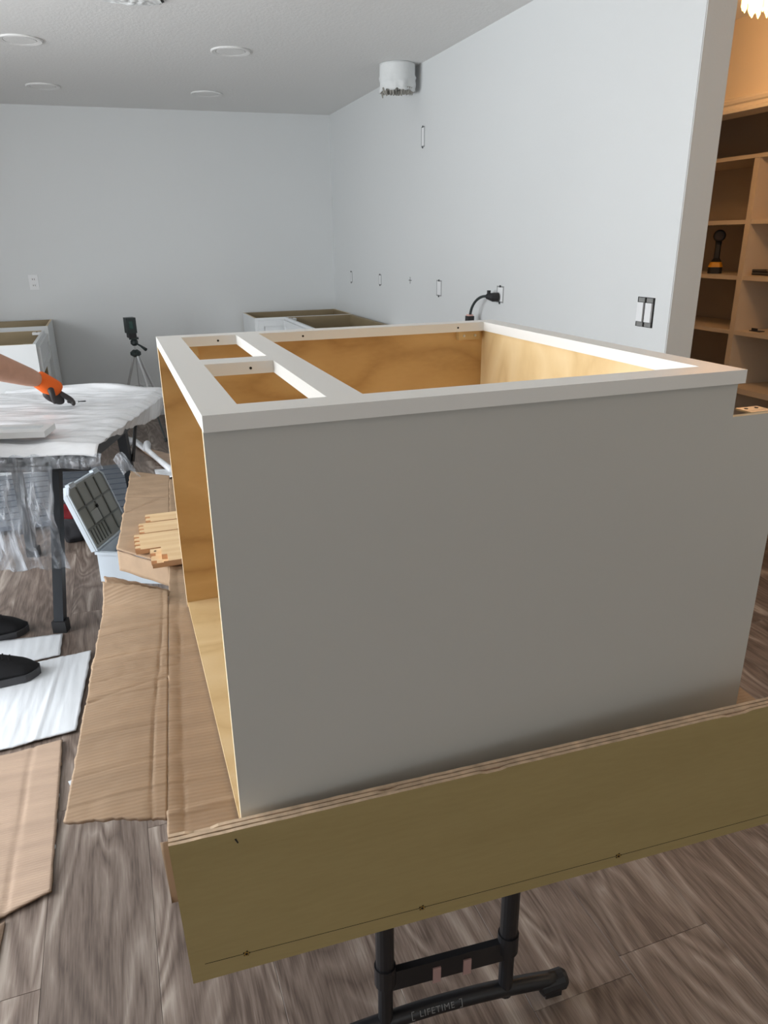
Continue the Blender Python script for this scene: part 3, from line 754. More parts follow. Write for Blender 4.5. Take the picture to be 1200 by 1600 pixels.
def filmdrop(s, t):   # long clear sheet hanging to the floor side, pulled in at one point
    x = -TW-0.10 + 0.705*s; k = t
    gather = math.exp(-((s-0.80)/0.18)**2)*math.exp(-((t-0.42)/0.25)**2)
    y = -0.062 + 0.020*nz(x*26, t*2.2) + 0.012*nz(x*60, t*4, 3) - 0.018*gather
    x += 0.012*nz(t*5, 2)*s + (0.020*math.sin(t*PI)*-s)
    return (x, y, -0.055 - 0.405*k + 0.010*nz(x*15, 7)*k)
bm = bmesh.new(); grid(bm, 90, 50, filmdrop, 0.0006); obj('hanging_film', bm, [M['film'], M['film']], fl, smooth=True)

# white framed door fronts under the film
def shaker(name, parent, w_, h, th=0.02, mat=None, rail=0.055):
    """panel door lying in local xz, front at -y"""
    bm = bmesh.new()
    box(bm, 0, rail, 0, th, 0, h); box(bm, w_-rail, w_, 0, th, 0, h)
    box(bm, rail, w_-rail, 0, th, 0, rail); box(bm, rail, w_-rail, 0, th, h-rail, h)
    box(bm, rail, w_-rail, th*0.45, th, rail, h-rail)
    return obj(name, bm, mat or M['whitecab'], parent, bevel=0.0015)
dr = tag(shaker('cabinet_door', None, 0.40, 0.13, 0.022, M['whitecab'], 0.03), 'white framed cabinet front lying on the wrapped table near the gloved hand', 'cabinet door')
dr.matrix_world = Matrix.Translation((TA.x, TA.y, TZ)) @ Matrix.Rotation(TANG, 4, 'Z') @ Matrix.Translation((-0.56, 0.10, 0.036)) @ Matrix.Rotation(0.08, 4, 'Z') @ Matrix.Rotation(-PI/2, 4, 'X') @ Matrix.Translation((0, -0.022, -0.13))
# small screw on the table by the finger tips
bm = bmesh.new(); tube(bm, [(0,0,0.004),(0.03,0,0.004)], [0.002,0.003], 8); tube(bm, [(-0.002,0,0.004),(0,0,0.004)], 0.005, 8)
o = tag(obj('loose_screw', bm, M['charcoal']), 'small dark screw lying on the white film by the glove fingertips', 'screw'); o.location = (-0.268, 2.74, TZ+0.022)

# tool organiser case with its lid leaning open
case = thing('organiser_case', 'open pale plastic organiser case with a grey compartment lid, on the floor behind the bench', 'tool case', (-0.281, 2.522, 0))
hd = Vector((0.444, 0.896, 0)).normalized(); HL = 0.33; ca = math.atan2(hd.y, hd.x); CD = 0.44
case.rotation_euler = (0, 0, ca)
bm = bmesh.new(); h0 = 0.138
box(bm, 0, HL, -CD, 0, 0, 0.006)
for d in ((0, 0.006, -CD, 0), (HL-0.006, HL, -CD, 0), (0.006, HL-0.006, -CD, -CD+0.006), (0.006, HL-0.006, -0.006, 0)):
    box(bm, d[0], d[1], d[2], d[3], 0.006, h0)
obj('case_body', bm, M['palewhite'], case)
bm = bmesh.new()
for d in ((-0.008, HL+0.006, -CD-0.01, -CD+0.008), (-0.008, HL+0.006, -0.012, 0.006), (-0.008, 0.010, -CD+0.008, -0.012), (HL-0.010, HL+0.006, -CD+0.008, -0.012)):
    box(bm, d[0], d[1], d[2], d[3], h0, h0+0.012)
obj('case_rim', bm, M['palewhite'], case, bevel=0.002)
for k in range(3):
    bx('divider', (0.08+k*0.08, 0.084+k*0.08, -CD+0.006, -0.012, 0.006, 0.115), M['palewhite'], case)
for x in (0.03, HL-0.09): bx('latch', (x, x+0.06, -CD-0.022, -CD-0.010, 0.08, h0+0.010), M['palewhite'], case, bevel=0.002)
wv = Vector((-0.092, 0.026, 0.299))
wl = Matrix.Rotation(-ca, 4, 'Z') @ wv; wl.normalize()
ln = Vector((1,0,0)).cross(wl).normalized()
LM = Matrix(((1, wl.x, ln.x, 0), (0, wl.y, ln.y, 0.004), (0, wl.z, ln.z, h0+0.014), (0,0,0,1)))
def lidobj(name, bm, mat, parent=case):
    bmesh.ops.transform(bm, matrix=LM, verts=bm.verts); return obj(name, bm, mat, parent)
bm = bmesh.new(); LH = 0.315
pts = [(0, 0), (HL, 0), (HL, LH-0.03), (HL-0.03, LH), (0.03, LH), (0, LH-0.03)]
prism(bm, pts, 'z', 0.0, 0.004); LD = lidobj('lid', bm, M['lidgrey'])
bm = bmesh.new()
for d in ((0, 0.008, 0.0, LH-0.03), (HL-0.008, HL, 0, LH-0.03), (0.03, HL-0.03, LH-0.008, LH), (0.008, HL-0.008, 0, 0.008)): box(bm, d[0], d[1], d[2], d[3], -0.022, 0.010)
prism(bm, [(0, LH-0.03), (0.03, LH), (0.03, LH-0.010), (0.008, LH-0.034)], 'z', -0.022, 0.010)
prism(bm, [(HL, LH-0.03), (HL-0.03, LH), (HL-0.03, LH-0.010), (HL-0.008, LH-0.034)], 'z', -0.022, 0.010)
lidobj('lid_rim', bm, M['palewhite'], LD)
bm = bmesh.new()
for x in (0.085, 0.165, 0.245): box(bm, x-0.004, x+0.004, 0.02, LH-0.02, 0.0041, 0.009)
for y in (0.10, 0.20): box(bm, 0.012, HL-0.012, y-0.004, y+0.004, 0.0041, 0.009)
for x in (0.035, 0.060, 0.110, 0.135): box(bm, x-0.003, x+0.003, 0.02, 0.095, 0.0041, 0.008)
lidobj('lid_ribs', bm, M['lidrib'], LD)
bm = bmesh.new(); box(bm, 0.150, 0.166, 0.165, 0.180, 0.0092, 0.012); lidobj('lid_catch', bm, M['hole'], LD)
bm = bmesh.new(); box(bm, 0.092, 0.158, 0.108, 0.165, 0.0042, 0.008); lidobj('lid_label_plate', bm, plain('grey_plate', (0.42,0.44,0.42), 0.3), LD)
for x in (0.03, 0.25):
    bm = bmesh.new(); box(bm, x, x+0.045, LH-0.012, LH+0.010, -0.006, 0.014); lidobj('lid_latch', bm, M['palewhite'], LD)

# red and black tool bag
def blob(name, c, r, mat, parent, seed=0, amp=0.15, flat=0.0):
    bm = bmesh.new(); bmesh.ops.create_icosphere(bm, subdivisions=4, radius=1)
    for v in bm.verts:
        p = v.co.copy(); q = Vector((math.copysign(abs(p.x)**0.6, p.x), math.copysign(abs(p.y)**0.6, p.y), math.copysign(abs(p.z)**0.6, p.z)))
        q *= 1 + amp*nz(p.x*2+seed, p.y*2, p.z*2)
        v.co = Vector((c[0]+q.x*r[0], c[1]+q.y*r[1], max(flat, c[2]+q.z*r[2])))
    return obj(name, bm, mat, parent, smooth=True)
bag = thing('tool_bag', 'slumped black and red tool bag on the floor beside the grey case lid', 'bag', (-0.392, 3.12, 0))
blob('bag_body', (0, 0, 0.080), (0.075, 0.08, 0.080), M['bagblack'], bag, 1)
blob('red_pocket', (-0.030, -0.02, 0.165), (0.038, 0.050, 0.040), M['red'], bag, 5)
bm = bmesh.new(); tube(bm, [(-0.055, 0, 0.13), (-0.045, 0, 0.20), (0, 0, 0.225), (0.045, 0, 0.20), (0.055, 0, 0.13)], 0.010, 8); obj('handle', bm, M['bagblack'], bag, smooth=True)

# ================================================================== TRIPOD
tp = thing('tripod', 'silver legged tripod with a black head standing near the back wall', 'tripod', (0.060, 5.27, 0))
def TR(name, pts, r, mat, par=tp, n=10): bm = bmesh.new(); tube(bm, pts, r, n); return obj(name, bm, mat, par)
hub = (0, 0, 0.665)
for (dx, dy) in ((0.135, -0.235), (-0.22, 0.02), (0.24, 0.10)):
    mid = (dx*0.48, dy*0.48, 0.35)
    lg = TR('leg', [(dx*0.06, dy*0.06, 0.655), mid], 0.010, M['silver'])
    TR('leg_lower', [mid, (dx, dy, 0.02)], 0.0065, M['tripodblack'] if dy < 0 else M['silver'], lg)
    TR('leg_lock', [(dx*0.46, dy*0.46, 0.365), (dx*0.5, dy*0.5, 0.335)], 0.015, M['tripodblack'], lg)
    TR('rubber_foot', [(dx*0.99, dy*0.99, 0.026), (dx*1.02, dy*1.02, 0.0)], 0.012, M['tripodblack'], lg)
    TR('brace', [(0, 0, 0.42), (dx*0.40, dy*0.40, 0.40)], 0.004, M['silver'], lg)
TR('centre_column', [(0, 0, 0.40), (0, 0, 0.74)], 0.008, M['silver'])
bm = bmesh.new(); lathe(bm, [(0.018, 0.635), (0.040, 0.650), (0.040, 0.672), (0.018, 0.690)], 14); obj('hub', bm, M['tripodblack'], tp)
bm = bmesh.new(); lathe(bm, [(0.014, 0.72), (0.028, 0.735), (0.028, 0.755), (0.018, 0.77)], 12); obj('pan_head', bm, M['tripodblack'], tp)
bx('head_plate', (-0.035, 0.035, -0.03, 0.03, 0.770, 0.782), M['tripodblack'], tp, bevel=0.003)
TR('pan_handle', [(0.0, 0, 0.745), (0.04, -0.06, 0.725), (0.075, -0.11, 0.700)], [0.006, 0.007, 0.013], M['tripodblack'])
ll = thing('laser_level', 'small dark green black laser level standing on the tripod head', 'laser level', (0.045, 5.27, 0.7825), 0.25)
bx('housing', (-0.036, 0.036, -0.04, 0.04, 0.035, 0.150), M['tripodblack'], ll, bevel=0.012, seg=3)
bx('base', (-0.026, 0.030, -0.035, 0.035, 0.0, 0.040), M['blackplastic'], ll, bevel=0.005)
bx('window', (-0.018, 0.010, -0.0412, -0.0395, 0.07, 0.125), plain('green_window', (0.02, 0.06, 0.05), 0.15), ll)

# ================================================================== UNFINISHED BASE CABINETS
def base_unit(label, loc, rot, w_, d=0.58, h=0.876, kind='drawer', name='base_cabinet'):
    """front at local y=0 facing -y, left corner at x=0, open top"""
    t = thing(name, label, 'cabinet', loc, rot)
    p = 0.016; f = 0.019; mw = M['whitecab']
    def side(x0, x1):
        bm = bmesh.new(); prism(bm, [(f, 0.10), (0.075, 0.10), (0.075, 0.0), (d, 0.0), (d, h), (f, h)], 'x', x0, x1)
        bmesh.ops.recalc_face_normals(bm, faces=bm.faces); bm.normal_update()
        out = -1 if x0 == 0 else 1
        for fc in bm.faces: fc.material_index = 0 if fc.normal.x*out > 0.5 else (1 if abs(fc.normal.x) > 0.5 else 2)
        obj('side_panel', bm, [mw, M['raw'], M['plyedge']], t)
    side(0, p); side(w_-p, w_)
    bx('back_panel', (p, w_-p, d-0.012, d-0.001, 0.10, h-0.001), M['raw'], t)
    bx('bottom_panel', (p, w_-p, f, d-0.012, 0.105, 0.12), M['raw'], t)
    bx('toe_kick', (p, w_-p, 0.075, 0.087, 0.0, 0.104), mw, t)
    bm = bmesh.new(); r = 0.04
    for q in ((0, r, 0, f, 0.10, h), (w_-r, w_, 0, f, 0.10, h), (r, w_-r, 0, f, h-r, h), (r, w_-r, 0, f, 0.10, 0.14), (r, w_-r, 0, f, h-0.215, h-0.18)): box(bm, *q)
    obj('face_frame', bm, mw, t, bevel=0.0008)
    bx('nailing_rail', (p, w_-p, d-0.03, d-0.0125, h-0.09, h-0.002), M['raw'], t)
    for x in (p, w_-p-0.06):
        b_ = bx('corner_brace', (x, x+0.06, f, f+0.06, h-0.022, h-0.006), M['outlet'], t, bevel=0.004)
        bm = bmesh.new(); tube(bm, [(x+0.03, f+0.03, h-0.0062), (x+0.03, f+0.03, h-0.004)], 0.006, 8); obj('screw', bm, M['hole'], b_)
    if kind != 'open':
        o = shaker('drawer_front', t, w_-0.05, 0.165, 0.019, mw, 0.045); o.location = (0.025, -0.0195, h-0.185)
    if kind == 'door':
        n = 2 if w_ > 0.55 else 1; ww = (w_-0.05)/n
        for k in range(n):
            o = shaker('door', t, ww-0.004, h-0.185-0.135, 0.019, mw); o.location = (0.025+k*ww, -0.0195, 0.13)
    return t
# along the back wall at the left, and the one standing out in front of it
base_unit('white open topped base cabinet against the back wall at the left', (-1.55, 5.475, 0), 0, 1.0, 0.57, kind='open')
base_unit('white base cabinet with a framed drawer front facing the tripod, behind the gloved arm', (-0.552, 4.35, 0), PI/2, 0.82, 0.58, kind='drawer')
# far right corner
base_unit('white corner base cabinet standing against the back wall, beyond the big cabinet', (1.020, 5.36, 0), 0, 0.845, 0.56, kind='door')
base_unit('white base cabinet with open top along the right hand wall', (1.270, 5.34, 0), -PI/2, 0.95, 0.585, kind='door')

# ================================================================== WALL BOXES, CABLE
def wall_box(label, y, z, w_=0.050, h=0.085, kind='open', group=None):
    t = thing('outlet_box', label, 'outlet box', (WX, y, z), 0, group)
    bx('recess', (-0.0012, 0.0, -w_/2, w_/2, -h/2, h/2), M['cutedge2'], t)
    if kind == 'open':
        bx('cover_tape', (-0.003, -0.0013, -w_/2+0.007, w_/2-0.012, -h/2+0.007, h/2-0.007), M['outlet'], t, bevel=0.0008)
        for s in (-1, 1):
            bx('ear', (-0.004, -0.0013, -0.006, 0.006, s*(h/2)-0.007, s*(h/2)+0.004), M['charcoal'], t)
    return t
wall_box('small cut out outlet box on the right wall, the one nearest the back corner', 5.418, 1.176, 0.05, 0.09)
wall_box('pale taped outlet box on the right wall, second from the back corner', 4.69, 1.184, 0.055, 0.078)
wall_box('outlet box with a white cover strip on the right wall, midway to the black cable', 3.588, 1.18, 0.075, 0.095)
wall_box('outlet box that the black cable leaves, on the right wall above the cabinet', 2.79, 1.19, 0.075, 0.085)
wall_box('small high outlet box on the right wall below the duct', 3.866, 2.064, 0.055, 0.115)
cr = thing('wall_cross_mark', 'faint grey cross mark on the right wall between two outlet boxes', 'mark', (WX, 4.075, 1.206))
bx('stroke', (-0.001, -0.0, -0.003, 0.003, -0.022, 0.022), M['cutedge'], cr); bx('stroke', (-0.0012, -0.0002, -0.025, 0.025, -0.0025, 0.0025), M['cutedge'], cr)
db = thing('switch_box', 'double switch box with two white rockers and dark ragged edges near the wall end', 'switch box', (WX, 1.614, 1.193))
bx('recess', (-0.0012, 0, -0.050, 0.050, -0.056, 0.056), M['hole'], db)
for y in (-0.024, 0.024):
    s_ = bx('switch', (-0.009, -0.0013, y-0.0175, y+0.0175, -0.036, 0.036), M['outlet'], db, bevel=0.002)
    for s in (-1, 1): bx('strap', (-0.003, -0.0013, y-0.017, y+0.019, s*0.046-0.008, s*0.046+0.008), M['steel'], s_)
pl = thing('power_cable', 'black cable arching out of the wall outlet box with a square plug at its end', 'cable', (WX, 2.80, 1.175))
bm = bmesh.new(); tube(bm, [(-0.004, -0.0, 0.0), (-0.03, 0.012, 0.0), (-0.05, 0.045, 0.004)], [0.024, 0.024, 0.014], 12); obj('plug', bm, M['blackplastic'], pl)
bm = bmesh.new(); tube(bm, [(-0.042, 0.04, 0.01), (-0.042, 0.04, 0.034)], 0.010, 10); obj('cable_clamp', bm, M['blackplastic'], pl)
bm = bmesh.new(); pts = []
for k in range(13):
    a = k/12*PI/2*0.95; pts.append((-0.05 - 0.02*math.sin(a), 0.045 + 0.155*math.sin(a), 0.004 - 0.125*(1-math.cos(a))))
tube(bm, pts, 0.0075, 10); obj('cord', bm, M['cable'], pl, smooth=True)
e = pts[-1]
bm = bmesh.new(); box(bm, e[0]-0.018, e[0]+0.018, e[1]-0.016, e[1]+0.024, e[2]-0.045, e[2]-0.0); obj('connector', bm, M['blackplastic'], pl, bevel=0.003)
bx('connector_rim', (e[0]-0.014, e[0]+0.014, e[1]-0.012, e[1]+0.020, e[2]+0.0002, e[2]+0.008), plain('pink_rim', (0.75,0.45,0.40), 0.5), pl)
# duplex outlet on the far wall
ox = -0.643; oy = far_y(ox)
do = thing('wall_outlet', 'white duplex wall outlet on the back wall at the left', 'outlet', (ox, oy, 1.172), -0.06)
bx('cover_plate', (-0.036, 0.036, -0.006, -0.0005, -0.058, 0.058), M['outlet'], do, bevel=0.002)
for s in (-1, 1):
    r_ = bx('receptacle', (-0.017, 0.017, -0.009, -0.0061, s*0.024-0.014, s*0.024+0.014), M['lens'], do, bevel=0.001)
    for x in (-0.007, 0.007): bx('slot', (x-0.0018, x+0.0018, -0.0094, -0.0091, s*0.024-0.006, s*0.024+0.006), M['hole'], r_)

# ================================================================== CEILING THINGS
LL = ['nearest of the two recessed ceiling lights at the left edge', 'nearest of the two middle recessed ceiling lights', 'recessed ceiling light at the left, nearer the back wall', 'recessed ceiling light in the middle, nearer the back wall']
for (x, y), s in zip(((-0.343, 3.99), (0.735, 3.92), (-0.315, 5.26), (0.765, 5.23)), LL):
    t = thing('ceiling_light', s + ', thin white ring', 'light', (x, y, CE), 0, 'recessed ceiling lights')
    bm = bmesh.new(); lathe(bm, [(0.110, -0.0005), (0.111, -0.005), (0.106, -0.009), (0.084, -0.006), (0.080, -0.0005)], 40, cap=False)
    obj('trim_ring', bm, M['ceiling'], t)
    bm = bmesh.new(); lathe(bm, [(0.0795, -0.0005), (0.0795, -0.006)], 32); obj('lens', bm, M['ceiling'], t)
dt = thing('vent_duct', 'short white wrapped duct stub under the ceiling beside the right wall', 'duct', (1.745, 3.96, CE))
bm = bmesh.new(); nseg = 48; rings = []
for k in range(13):
    z = -0.0008 - 0.150*k/12; ring = []
    for a in range(nseg):
        th_ = 2*PI*a/nseg
        r = 0.108 + (0.016*nz(math.cos(th_)*3, math.sin(th_)*3, z*22) if k > 5 else 0) + (0.004 if k in (6,) else 0) + 0.004*(k/12)**2*math.sin(th_*7)
        zz = z + (0.018*nz(math.cos(th_)*4, math.sin(th_)*4, 9) if k == 12 else 0)
        ring.append(bm.verts.new((r*math.cos(th_), r*math.sin(th_), zz)))
    rings.append(ring)
for a_, b_ in zip(rings, rings[1:]):
    for k in range(nseg): bm.faces.new((a_[k], a_[(k+1)%nseg], b_[(k+1)%nseg], b_[k]))
o = obj('duct_sleeve', bm, M['duct'], dt, smooth=True); sm = o.modifiers.new('s', 'SOLIDIFY'); sm.thickness = 0.004
bm = bmesh.new()
for k in range(34):
    a = 2*PI*k/34 + 0.1*nz(k, 2); r0 = 0.094 + 0.006*nz(k*2.2, 1); L2 = 0.012 + 0.075*abs(nz(k*1.7, 4))*(1 if math.cos(a+2.2) > -0.2 else 0.35)
    c, s = math.cos(a), math.sin(a)
    tube(bm, [(r0*c, r0*s, -0.132), ((r0-0.004)*c, (r0-0.004)*s, -0.140-L2)], [0.013, 0.003], 5)
obj('torn_lining', bm, plain('grey_lining', (0.32, 0.31, 0.28), 0.8), dt)
bm = bmesh.new(); lathe(bm, [(0.100, -0.02), (0.100, -0.028)], 24); obj('dark_inside', bm, M['hole'], dt)
# torn, taped opening at the top edge of the picture
op = thing('ceiling_opening', 'ragged rough patch in the ceiling at the top edge of the picture', 'ceiling patch', (0.165, 3.10, CE))
bm = bmesh.new(); n = 40
pts = [((0.150+0.018*nz(math.cos(2*PI*k/n)*5, math.sin(2*PI*k/n)*5))*math.cos(2*PI*k/n), (0.085+0.012*nz(math.cos(2*PI*k/n)*6, 4))*math.sin(2*PI*k/n)) for k in range(n)]
prism(bm, pts, 'z', -0.003, -0.0006); obj('torn_rim', bm, M['cutedge'], op)
bm = bmesh.new()
def cr2(s, t):
    a = 2*PI*s; r = t*0.96
    i = int(s*n) % n; p = pts[i]
    return (p[0]*r, p[1]*r, -0.004 - 0.014*abs(nz(p[0]*r*25, p[1]*r*25)) - 0.004*(1-t))
grid(bm, n, 10, cr2, -0.001); obj('crumpled_cover', bm, [M['duct'], M['duct']], op)

# ================================================================== HALL: lamp, shelving, drill
lp = thing('hall_lamp', 'lit crystal ceiling lamp glowing warm in the hall at the top right corner', 'lamp', (2.50, 1.87, CE))
bm = bmesh.new(); lathe(bm, [(0.09, -0.0005), (0.09, -0.05), (0.07, -0.065)], 28); obj('ceiling_plate', bm, M['screw'], lp)
gl, nt, b = nm('lamp_glow'); b.inputs['Emission Color'].default_value = (1.0, 0.62, 0.25, 1); b.inputs['Emission Strength'].default_value = 14
b.inputs['Base Color'].default_value = (1, .8, .5, 1)
cg, nt, b = nm('crystal'); b.inputs['Base Color'].default_value = (1, 0.86, 0.6, 1); b.inputs['Roughness'].default_value = 0.05; b.inputs['Transmission Weight'].default_value = 0.85
b.inputs['Emission Color'].default_value = (1.0, 0.60, 0.22, 1); b.inputs['Emission Strength'].default_value = 1.6
cryst = bmesh.new(); tube(cryst, [(0, 0, -0.0), (0, 0, -0.012), (0, 0, -0.075), (0, 0, -0.09)], [0.003, 0.009, 0.009, 0.002], 6)
cme = bpy.data.meshes.new('crystal_drop'); cryst.to_mesh(cme); cryst.free(); cme.materials.append(cg)
for ring, r, z in ((16, 0.082, -0.068), (10, 0.052, -0.090)):
    for k in range(ring):
        link('crystal_drop', cme, None, lp, (r*math.cos(2*PI*k/ring), r*math.sin(2*PI*k/ring), z))
for k in range(3):
    bm = bmesh.new(); bmesh.ops.create_icosphere(bm, subdivisions=2, radius=0.018); o = obj('bulb', bm, gl, lp, smooth=True); o.location = (0.028*math.cos(2.1*k), 0.028*math.sin(2.1*k), -0.10)
l = bpy.data.lights.new('hall_lamp_light', 'POINT'); l.energy = 10.5; l.color = (1.0, 0.52, 0.22); l.shadow_soft_size = 0.06
l2 = l.copy(); l2.energy = 7; l2.color = (1.0, 0.74, 0.50)   # added warm fill for the right foreground floor; no lamp stands there
lo2 = bpy.data.objects.new('hall_fill_near', l2); COL.objects.link(lo2); lo2.location = (2.35, -0.9, CE-0.25)
lo = bpy.data.objects.new('hall_lamp_light', l); COL.objects.link(lo); lo.location = (2.50, 1.87, CE-0.25)

shf = thing('shelving_unit', 'built in beige shelving unit inside the hall closet at the right', 'shelving', (3.2, 0, 0))
SY = (1.12, 1.60, 2.484, 3.42)
DVY = [1.102, 1.60, 2.482, 3.362, 3.498]
for (a, b_) in ((1.101, 1.137), (1.60, 1.636), (2.483, 2.519), (3.463, 3.499)):
    bx('upright', (0.0, 0.40, a, b_, 0.0, 1.850 if True else 0), M['shelf'], shf, bevel=0.0015)
bx('top_shelf', (-0.002, 0.40, 1.101, 3.499, 1.8505, 1.870), M['shelf'], shf, bevel=0.0015)
for z in (1.549, 1.261, 0.969, 0.660, 0.12):
    for (a, b_) in ((1.1375, 1.5995), (1.6365, 2.4825), (2.5195, 3.4625)):
        bx('shelf', (0.003, 0.40, a, b_, z-0.022 if z != 0.66 else z-0.030, z), M['shelf'], shf, bevel=0.0012)
bx('back_board', (0.4005, 0.412, 1.101, 3.499, 0.0, 1.87), M['closet'], shf)

# cordless drill, battery down, seen from the back
dl = thing('cordless_drill', 'black cordless drill with a yellow banded battery standing on the hall shelf', 'drill', (3.32, 2.82, 1.2614), 0.82)
def fr(name, secs, mat, par=dl):   # stacked rounded sections
    bm = bmesh.new(); rings = []
    for (cx, cz, hx, hy) in secs:
        rings.append([bm.verts.new((cx+hx*math.copysign(abs(math.cos(a))**0.5, math.cos(a)), hy*math.copysign(abs(math.sin(a))**0.5, math.sin(a)), cz)) for a in [2*PI*k/20 for k in range(20)]])
    for a_, b_ in zip(rings, rings[1:]):
        for k in range(20): bm.faces.new((a_[k], a_[(k+1)%20], b_[(k+1)%20], b_[k]))
    bm.faces.new(rings[0]); bm.faces.new(rings[-1]); return obj(name, bm, mat, par, smooth=False)
fr('battery', [(0.0, 0.0, 0.058, 0.040), (0.0, 0.036, 0.058, 0.040)], M['blackplastic'])
fr('battery_band', [(0.0, 0.0362, 0.056, 0.041), (0.0, 0.060, 0.050, 0.033), (0, 0.064, 0.046, 0.031)], M['yellow'])
fr('grip', [(0.0, 0.0645, 0.045, 0.030), (0.0, 0.085, 0.026, 0.017), (0.002, 0.15, 0.024, 0.0165), (0.008, 0.19, 0.026, 0.019)], M['blackplastic'])
bm = bmesh.new(); tube(bm, [(-0.055, 0, 0.208), (-0.045, 0, 0.208), (0.05, 0, 0.208), (0.075, 0, 0.208)], [0.026, 0.034, 0.034, 0.026], 20); obj('motor_housing', bm, M['blackplastic'], dl)
bm = bmesh.new(); tube(bm, [(0.0755, 0, 0.208), (0.13, 0, 0.208), (0.145, 0, 0.208)], [0.022, 0.020, 0.008], 16); obj('chuck', bm, M['charcoal'], dl)
bm = bmesh.new(); tube(bm, [(-0.0552, 0, 0.208), (-0.058, 0, 0.208)], 0.021, 16); obj('vent_cap', bm, plain('dull_bronze', (0.05, 0.028, 0.018), 0.5), dl)
bm = bmesh.new(); tube(bm, [(0.030, 0, 0.165), (0.042, 0, 0.150)], 0.008, 8); obj('trigger', bm, M['yellow'], dl)
# pliers on the next bay and a small bracket below
pr_ = thing('pliers', 'black handled pliers lying on the shelf right of the drill', 'pliers', (3.29, 2.34, 1.2615), 0.4)
for s in (-1, 1):
    bm = bmesh.new(); tube(bm, [(0.0, 0.0, 0.012+s*0.004), (-0.01, 0.05*1, 0.012+0.008*(s+1)), (-0.02, 0.12, 0.014+0.014*(s+1)/2)], [0.007, 0.009, 0.008], 8); obj('handle', bm, M['blackplastic'], pr_)
bm = bmesh.new(); tube(bm, [(0, 0, 0.012), (0.005, -0.05, 0.010)], [0.011, 0.004], 8); obj('jaw', bm, M['steel'], pr_)
mb = thing('metal_bit', 'small dark metal bracket on the shelf two below the drill shelf', 'bracket', (3.28, 2.40, 0.9695))
bx('plate', (-0.02, 0.02, -0.035, 0.035, 0, 0.004), M['charcoal'], mb, bevel=0.001); bx('tab', (-0.02, -0.016, -0.02, 0.02, 0.0041, 0.018), M['charcoal'], mb)

# ================================================================== PERSON
def skin_mesh(verts, edges, radii, root=0, sub=2):
    me = bpy.data.meshes.new('sk'); me.from_pydata([tuple(v) for v in verts], edges, [])
    o = bpy.data.objects.new('sk', me); COL.objects.link(o)
    o.modifiers.new('skin', 'SKIN'); ss = o.modifiers.new('sub', 'SUBSURF'); ss.levels = sub; ss.render_levels = sub
    for i, d in enumerate(me.skin_vertices[0].data):
        r = radii[i]; d.radius = (r, r) if not isinstance(r, tuple) else r
        d.use_root = (i == root)
    bpy.context.view_layer.update()
    m2 = bpy.data.meshes.new_from_object(o.evaluated_get(bpy.context.evaluated_depsgraph_get()))
    bpy.data.objects.remove(o)
    m2.polygons.foreach_set('use_smooth', [True]*len(m2.polygons))
    return m2
ps = thing('person', 'person in black shoes reaching an orange gloved hand over the film covered table', 'person', (-0.85, 1.95, 0))
def W3(x, y, z): return Vector((x+0.85, y-1.95, z))
J = [W3(-0.90, 1.93, 0.93), W3(-0.91, 1.97, 1.05), W3(-0.92, 2.06, 1.22), W3(-0.93, 2.16, 1.38), W3(-0.935, 2.21, 1.46), W3(-0.925, 2.26, 1.55), W3(-0.915, 2.29, 1.63), # pelvis..head
     W3(-0.80, 2.04, 1.38), W3(-0.745, 2.22, 1.175), W3(-0.575, 2.46, 1.030), W3(-0.400, 2.655, 0.915),   # near (right) arm: shoulder, elbow, mid forearm, wrist
     W3(-1.06, 2.26, 1.38), W3(-1.14, 2.40, 1.12), W3(-1.02, 2.62, 0.92), W3(-0.98, 2.68, 0.85),         # far arm
     W3(-0.88, 1.83, 0.90), W3(-0.84, 1.79, 0.50), W3(-0.82, 1.75, 0.12),                               # near leg
     W3(-0.95, 2.03, 0.90), W3(-0.90, 2.07, 0.50), W3(-0.88, 2.05, 0.12),
     W3(-0.855, 2.12, 1.40), W3(-1.0, 2.23, 1.40)]
E_ = [(0,1),(1,2),(2,3),(3,4),(4,5),(5,6),(3,21),(21,7),(7,8),(8,9),(9,10),(3,22),(22,11),(11,12),(12,13),(13,14),(0,15),(15,16),(16,17),(0,18),(18,19),(19,20)]
RD = [0.105, 0.095, 0.100, 0.085, 0.050, 0.075, 0.085, 0.058, 0.060, 0.066, 0.035, 0.056, 0.044, 0.038, 0.027, 0.085, 0.058, 0.042, 0.085, 0.058, 0.042, 0.060, 0.060]
body = link('body', skin_mesh(J, E_, RD), M['skin'], ps)
# head detail
def ell(name, c, r, mat, par, n=3, fn=None):
    bm = bmesh.new(); bmesh.ops.create_icosphere(bm, subdivisions=n, radius=1)
    for v in bm.verts:
        p = v.co.copy(); 
        if fn: p = fn(p)
        v.co = Vector((c.x+p.x*r[0], c.y+p.y*r[1], c.z+p.z*r[2]))
    return obj(name, bm, mat, par, smooth=True)
HC = W3(-0.905, 2.31, 1.63)
fd = Vector((0.55, 0.80, -0.25)).normalized(); sd = fd.cross(Vector((0,0,1))).normalized(); ud = sd.cross(fd)
def hp_(f, s, u): return HC + fd*f + sd*s + ud*u
ell('head', HC, (0.078, 0.090, 0.115), M['skin'], body)
for s in (-1, 1):
    ell('ear', hp_(-0.005, s*0.078, 0.0), (0.014, 0.014, 0.030), M['skin'], body, 2)
    ell('eye', hp_(0.076, s*0.031, 0.012), (0.011, 0.011, 0.008), M['eye'], body, 2)
ell('nose', hp_(0.092, 0, -0.014), (0.013, 0.014, 0.022), M['skin'], body, 2)
ell('mouth', hp_(0.080, 0, -0.050), (0.018, 0.014, 0.005), M['red'], body, 2)
